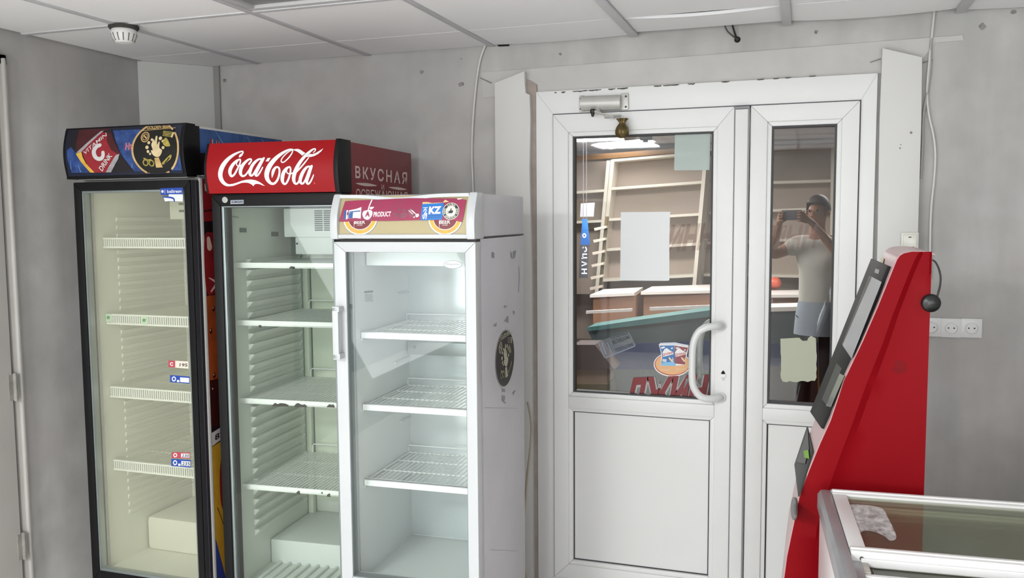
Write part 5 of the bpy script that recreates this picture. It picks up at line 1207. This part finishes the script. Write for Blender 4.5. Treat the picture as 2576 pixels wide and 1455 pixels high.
# counters
ctop, ctan, cbrown, cteal, cdteal, cblue = mat('counter_white', '#eee6e0', .4), mat('counter_tan', '#a0755c', .6, var=(1.5, .4, '#8a6653')), mat('counter_brown', '#4a3a38', .6), mat('case_teal', '#44706e', .5), mat('case_slate', '#36464a', .5, var=(2, .4, '#45575a')), mat('case_blue', '#10275a', .5, var=(3, .4, '#163a74'))
def counter(label, pts, zt, rail=None):
    P = [onZ(x, y, zt) for x, y in pts]; c = P[0]
    t = thing('counter', label, 'counter', (c.x, c.y, 0)); Q = [(p.x-c.x, p.y-c.y) for p in P]
    G().prism(Q, 'z', zt-.03, zt).build('worktop', ctop, t)
    k = [(a*.97+.02, b*.9+.06) for a, b in Q]
    G().prism(k, 'z', 0, zt-.03).build('base', ctan, t)
    if rail:
        (ax, ay), (bx, by), h_, Yr = rail; off = -t.location
        G().prism([bq(ax, ay, Yr), bq(bx, by, Yr), bq(bx, by+h_, Yr), bq(ax, ay+h_, Yr)], 'y', Yr, Yr+.03).build('edge_rail', ctop, t).location = off
    return t, Q, zt
counter('white-topped counter at the left, beyond the door glass', [(1484, 742), (1596, 737), (1618, 723), (1520, 728)], .84, ((1474, 783), (1590, 777), 7, 8.35))
counter('longer white-topped counter beyond the door, right of the first', [(1612, 735), (1790, 731), (1790, 716), (1640, 721)], .84, ((1634, 774), (1792, 768), 8, 8.4))
counter('white-topped counter seen through the narrow leaf beside the person', [(1938, 742), (2080, 741), (2080, 729), (1938, 731)], .84)
def case(label, parts, Y, dep=.35):
    t = thing('display_case', label, 'display case', (bq(*parts[0][1][0], Y)[0], Y, 0)); off = -t.location
    for nm, pts, m in parts: G().prism([bq(x, y, Y) for x, y in pts], 'y', Y+(0.02 if nm == 'front_panel' else 0), Y+dep).build(nm, m, t).location = off
case('long low display case in blue and teal, low behind the wide leaf', [('worktop', [(1478, 824), (1600, 806), (1800, 779), (1800, 795), (1640, 815), (1478, 834)], cteal), ('front_panel', [(1478, 834), (1640, 815), (1800, 795), (1800, 858), (1494, 868)], cdteal), ('plinth', [(1494, 868), (1800, 858), (1800, 932), (1545, 930)], cblue), ('base', [(1530, 930), (1800, 932), (1800, 1020), (1532, 1020)], cdteal)], 7.6)
case('slate and blue display case behind the narrow leaf', [('worktop', [(1925, 774), (2060, 771), (2060, 781), (1925, 785)], ctop), ('front_panel', [(1925, 785), (2060, 781), (2060, 862), (1925, 866)], cdteal), ('plinth', [(1925, 866), (2060, 862), (2060, 922), (1925, 922)], cblue), ('base', [(1925, 922), (2060, 922), (2060, 1040), (1925, 1040)], mat('case_maroon', '#3b2a28', .6))], 7.75)
case('brown and tan crate low at the left edge of the wide door glass', [('lid', [(1440, 868), (1496, 868), (1545, 930), (1440, 930)], cbrown), ('front_panel', [(1440, 930), (1527, 930), (1527, 967), (1440, 967)], mat('crate_tan', '#8d7762', .6)), ('base', [(1440, 967), (1530, 967), (1530, 1020), (1440, 1020)], mat('crate_olive', '#5e5334', .6))], 7.2, .3)
case('ochre wooden panel behind the person', [('front_panel', [(2058, 620), (2130, 620), (2130, 820), (2058, 820)], mat('panel_olive', '#80754f', .6)), ('base', [(2058, 820), (2130, 820), (2130, 1060), (2058, 1060)], mat('panel_ochre', '#8d6a34', .6))], 7.55, .1)
q0 = onZ(1949, 713, .84+.07); o = G().lathe([(.07*sin(a), -.07*cos(a)) for a in [pi*i/14+1e-3 for i in range(15)]], (0, 0, 0)).build('ball', mat('ball_orange', '#d0583c', .4), None, smooth=60, loc=q0); tag(o, 'small orange-red ball on the counter beyond the narrow leaf', 'ball')
# hanging banner and rack at the left
BY = 9.3
t = thing('hanging_banner', 'narrow blue banner hanging at the left edge of the wide door glass', 'banner', onY(1470, 700, BY)); off = -t.location
G().prism([bq(x, y, BY) for x, y in ((1465, 551), (1477, 551), (1484, 616), (1460, 616))], 'y', BY, BY+.01).build('banner_cloth', mat('banner_blue', '#2c5ea6', .5, var=(4, .6, '#3f8fd0')), t).location = off
G().prism([bq(x, y, BY) for x, y in ((1459, 616), (1481, 616), (1478, 700), (1456, 700))], 'y', BY, BY+.01).build('banner_strip', mat('banner_dark', '#4b4a52', .6), t).location = off
a_ = bq(1467, 551, BY); b_2 = bq(1475, 551, BY)
for q_ in (a_, b_2): G().tube([(q_[0], BY+.005, q_[1]-.002), (q_[0], BY+.005, ZC)], .003, 6).build('cord', mat('cord_grey', '#77747a', .6), t).location = off
s = D(lambda u, v, off_: (u, BY-.002-off_, v), lambda a, b: bq(a, b, BY))
s.ell(1470, 593, 5, 6, 0, 1, 16, hole=.45)
for ch, y in (('Э', 628), ('Ц', 645), ('А', 664), ('Н', 683)):
    s.text(ch, (1463, y-7), (1463, y+7), (1477, y-7), 0, 1, .04)
s.build('banner_lettering', [mat('banner_white', '#d9dde4', .5)], t).location = off
t = thing('display_rack', 'rack of pale sloping arms beside the blue banner beyond the door', 'rack', (bq(1510, 740, 9.5)[0], 9.5, 0)); off = -t.location
G().prism([bq(x, y, 9.5) for x, y in ((1523, 545), (1530, 545), (1512, 740), (1505, 740))], 'y', 9.5, 9.53).build('post', mat('rack_brown', '#5d5138', .6), t).location = off
for k, y in enumerate((577, 607, 638, 669, 700, 727)):
    x = 1494-k*2.2
    G().prism([bq(a, b, 9.42) for a, b in ((x, y-3), (x+31, y-9), (x+31, y-3), (x+2, y+4))], 'y', 9.42, 9.5).build('arm', mat('rack_pale', '#bfb3a6', .5), t).location = off
o = G().prism([bq(x, y, 9.45) for x, y in ((1461, 512), (1496, 510), (1493, 545), (1459, 546))], 'y', 9.45, 9.46).build('picture_card', mat('card_white', '#c9c9cf', .5, var=(5, .5, '#9a97a0'))); tag(o, 'pale picture card above the blue banner beyond the door', 'card')

# ================================================================== THE PHOTOGRAPHER'S REFLECTION, BUILT AS A SOLID PERSON WITH A PHONE
PY = 7.1
def pj(px, py, dy=0.0): v = onY(px, py, PY+dy); return v
root = pj(2056, 800); pr0 = Vector((root.x, PY, 0))
per = thing('person', 'reflection of a person in a light T-shirt and dark trousers holding up a phone, in the narrow glass', 'person', pr0, -.4)
def skin(name, m, nodes, edges, parent, sub=2, rootv=0):
    me = bpy.data.meshes.new(name); me.from_pydata([tuple(n[0]) for n in nodes], edges, []); me.materials.append(m)
    o = bpy.data.objects.new(name, me); COL.objects.link(o); o.parent = parent
    md = o.modifiers.new('Skin', 'SKIN'); md.use_smooth_shade = True
    for i, n in enumerate(nodes):
        r = n[1]; sv = me.skin_vertices[0].data[i]; sv.radius = (r, r) if not isinstance(r, tuple) else r; sv.use_root = (i == rootv)
    s_ = o.modifiers.new('Subdivision', 'SUBSURF'); s_.levels = sub; s_.render_levels = sub
    return o
sk = mat('skin', '#a06a48', .55); shirt = mat('shirt_light', '#c9c6bd', .8, var=(5, .3, '#b3b0a6')); shorts = mat('shorts_pale_blue', '#9aa3b0', .8); trou = mat('trousers_dark', '#1d1d22', .8); hair = mat('hair_dark', '#3b2215', .6)
V = Vector
ph = V((-.075, -.34, 1.65))       # phone centre, relative to the feet
def hand_nodes(wrist, palm, side):
    nodes = [(wrist, .024), (palm, (.034, .02))]; ed = []
    return nodes
N = [(V((0, 0, .93)), (.115, .085)), (V((0, 0, 1.08)), (.11, .08)), (V((0, .0, 1.25)), (.12, .085)), (V((0, 0, 1.40)), (.105, .075)), (V((0, -.01, 1.50)), .055), (V((0, -.03, 1.57)), .055), (V((0, -.045, 1.66)), (.076, .092)), (V((0, -.035, 1.745)), (.068, .082))]
E = [(0, 1), (1, 2), (2, 3), (3, 4), (4, 5), (5, 6), (6, 7)]
def addn(p, r, par): N.append((V(p), r)); E.append((par, len(N)-1)); return len(N)-1
for s_, hip in ((-1, .09), (1, .09)):
    a = addn((s_*hip, 0, .86), .07, 0); a = addn((s_*.10, -.01, .50), .062, a); a = addn((s_*.105, .02, .12), .042, a); a = addn((s_*.11, -.01, .05), .04, a); addn((s_*.12, -.14, .03), .03, a)
for s_ in (-1, 1):
    a = addn((s_*.17, 0, 1.42), .062, 3)
    el = (-.33, -.12, 1.33) if s_ < 0 else (.27, -.10, 1.26)
    a = addn(el, .043, a)
    hx_ = -.085 if s_ < 0 else .085
    w3 = V((ph.x+hx_*1.5, -.27, 1.595)); a = addn(w3, .027, a); pm = V((ph.x+hx_*1.12, -.315, 1.625)); a = addn(pm, (.034, .022), a)
    for k in range(4):      # four fingers curled round the back edge of the phone, a thumb on the near face
        b0 = V((ph.x+hx_*1.08, -.345, 1.605+k*.021)); b1 = V((ph.x+hx_*.98, -.372+k*.002, 1.61+k*.022)); b2 = V((ph.x+hx_*.62, -.366, 1.612+k*.021-.004*abs(k-1)))
        f = addn(b0, .0095, a); f = addn(b1, .009, f); addn(b2, .0075, f)
    f = addn((ph.x+hx_*.95, -.31, 1.602), .0105, a); addn((ph.x+hx_*.6, -.318, 1.617), .008, f)
bodyo = skin('body', sk, N, E, per)
# head details
hc_ = V((0, -.045, 1.675))
g = G()
for s_ in (-1, 1):
    g.lathe([(.001, -.011), (.008, -.008), (.011, 0), (.008, .008), (.001, .011)], (s_*.031, -.126, 1.682), 'z', 10)
g.build('eye', mat('eye_dark', '#2a211c', .3), per, smooth=60)
g = G(); g.prism([(-.13, 1.685), (-.155, 1.64), (-.128, 1.632)], 'x', -.011, .011); g.build('nose', sk, per, bev=.004, smooth=60)
g = G(); g.box(-.022, .022, -.131, -.118, 1.605, 1.614); g.build('mouth', mat('lips', '#7d4a3c', .5), per, bev=.003)
for s_ in (-1, 1): G().lathe([(.001, -.012), (.02, -.009), (.026, 0), (.02, .009), (.001, .012)], (s_*.083, -.035, 1.668), 'x', 12).build('ear', sk, per, smooth=60)
g = G(); vs = []; fs = []; nu, nv_ = 18, 8
for i in range(nv_+1):
    ph_ = (pi/2)*(i/nv_)*1.15
    for j in range(nu):
        a = 2*pi*j/nu; fr_ = .62 if sin(a) < -.3 else 1.0; q_ = ph_*fr_
        vs.append((.094*sin(q_)*cos(a), -.035+.108*sin(q_)*sin(a), 1.695+.115*cos(q_)))
for i in range(nv_):
    for j in range(nu): fs.append((i*nu+j, i*nu+(j+1) % nu, (i+1)*nu+(j+1) % nu, (i+1)*nu+j))
g.add(vs, fs); o = g.build('hair', hair, per, smooth=60); sd = o.modifiers.new('Solidify', 'SOLIDIFY'); sd.thickness = .012
N2 = [(V((0, 0, .84)), (.165, .135)), (V((0, 0, 1.08)), (.158, .12)), (V((0, 0, 1.25)), (.172, .125)), (V((0, 0, 1.40)), (.145, .105)), (V((0, -.005, 1.475)), .072)]
E2 = [(0, 1), (1, 2), (2, 3), (3, 4)]
for s_ in (-1, 1):
    N2.append((V((s_*.17, 0, 1.42)), .08)); E2.append((3, len(N2)-1)); el = V((-.26, -.07, 1.37)) if s_ < 0 else V((.235, -.06, 1.32)); N2.append((el, .07)); E2.append((len(N2)-2, len(N2)-1))
skin('shirt', shirt, N2, E2, per, 2, 1)
o = G().lathe([(.150, .98), (.168, .88), (.176, .78), (.18, .72), (.172, .72), (.150, .97)], (0, 0, 0), 'z', 28, 0, False).build('shorts', shorts, per, smooth=60)
for v in o.data.vertices: v.co.y *= .8; v.co.x *= 1+.02*sin(9*math.atan2(v.co.y, v.co.x))
N4 = [(V((0, 0, .90)), (.11, .09))]; E4 = []
for s_ in (-1, 1):
    k0 = len(N4); N4 += [(V((s_*.085, 0, .78)), .078), (V((s_*.10, -.01, .5)), .078), (V((s_*.105, .0, .09)), .062)]; E4 += [(0, k0), (k0, k0+1), (k0+1, k0+2)]
skin('trousers', trou, N4, E4, per)
for s_ in (-1, 1): skin('shoe', blackp, [(V((s_*.11, .03, .045)), .045), (V((s_*.115, -.06, .042)), .042), (V((s_*.12, -.16, .036)), .034)], [(0, 1), (1, 2)], per)
t = thing('phone', 'dark phone held up in both hands by the person reflected in the glass', 'phone', pr0+Matrix.Rotation(-.4, 3, 'Z') @ ph, -.4)
G().box(-.078, .078, -.0045, .0045, -.038, .038).build('case', mat('phone_dark', '#4d454a', .35), t, bev=.003)
g = G(); g.lathe([(.006, -.0045), (.006, -.0065)], (-.06, 0, .02), 'y', 12); g.lathe([(.006, -.0045), (.006, -.0065)], (-.042, 0, .02), 'y', 12); g.build('lens', blackg, t)
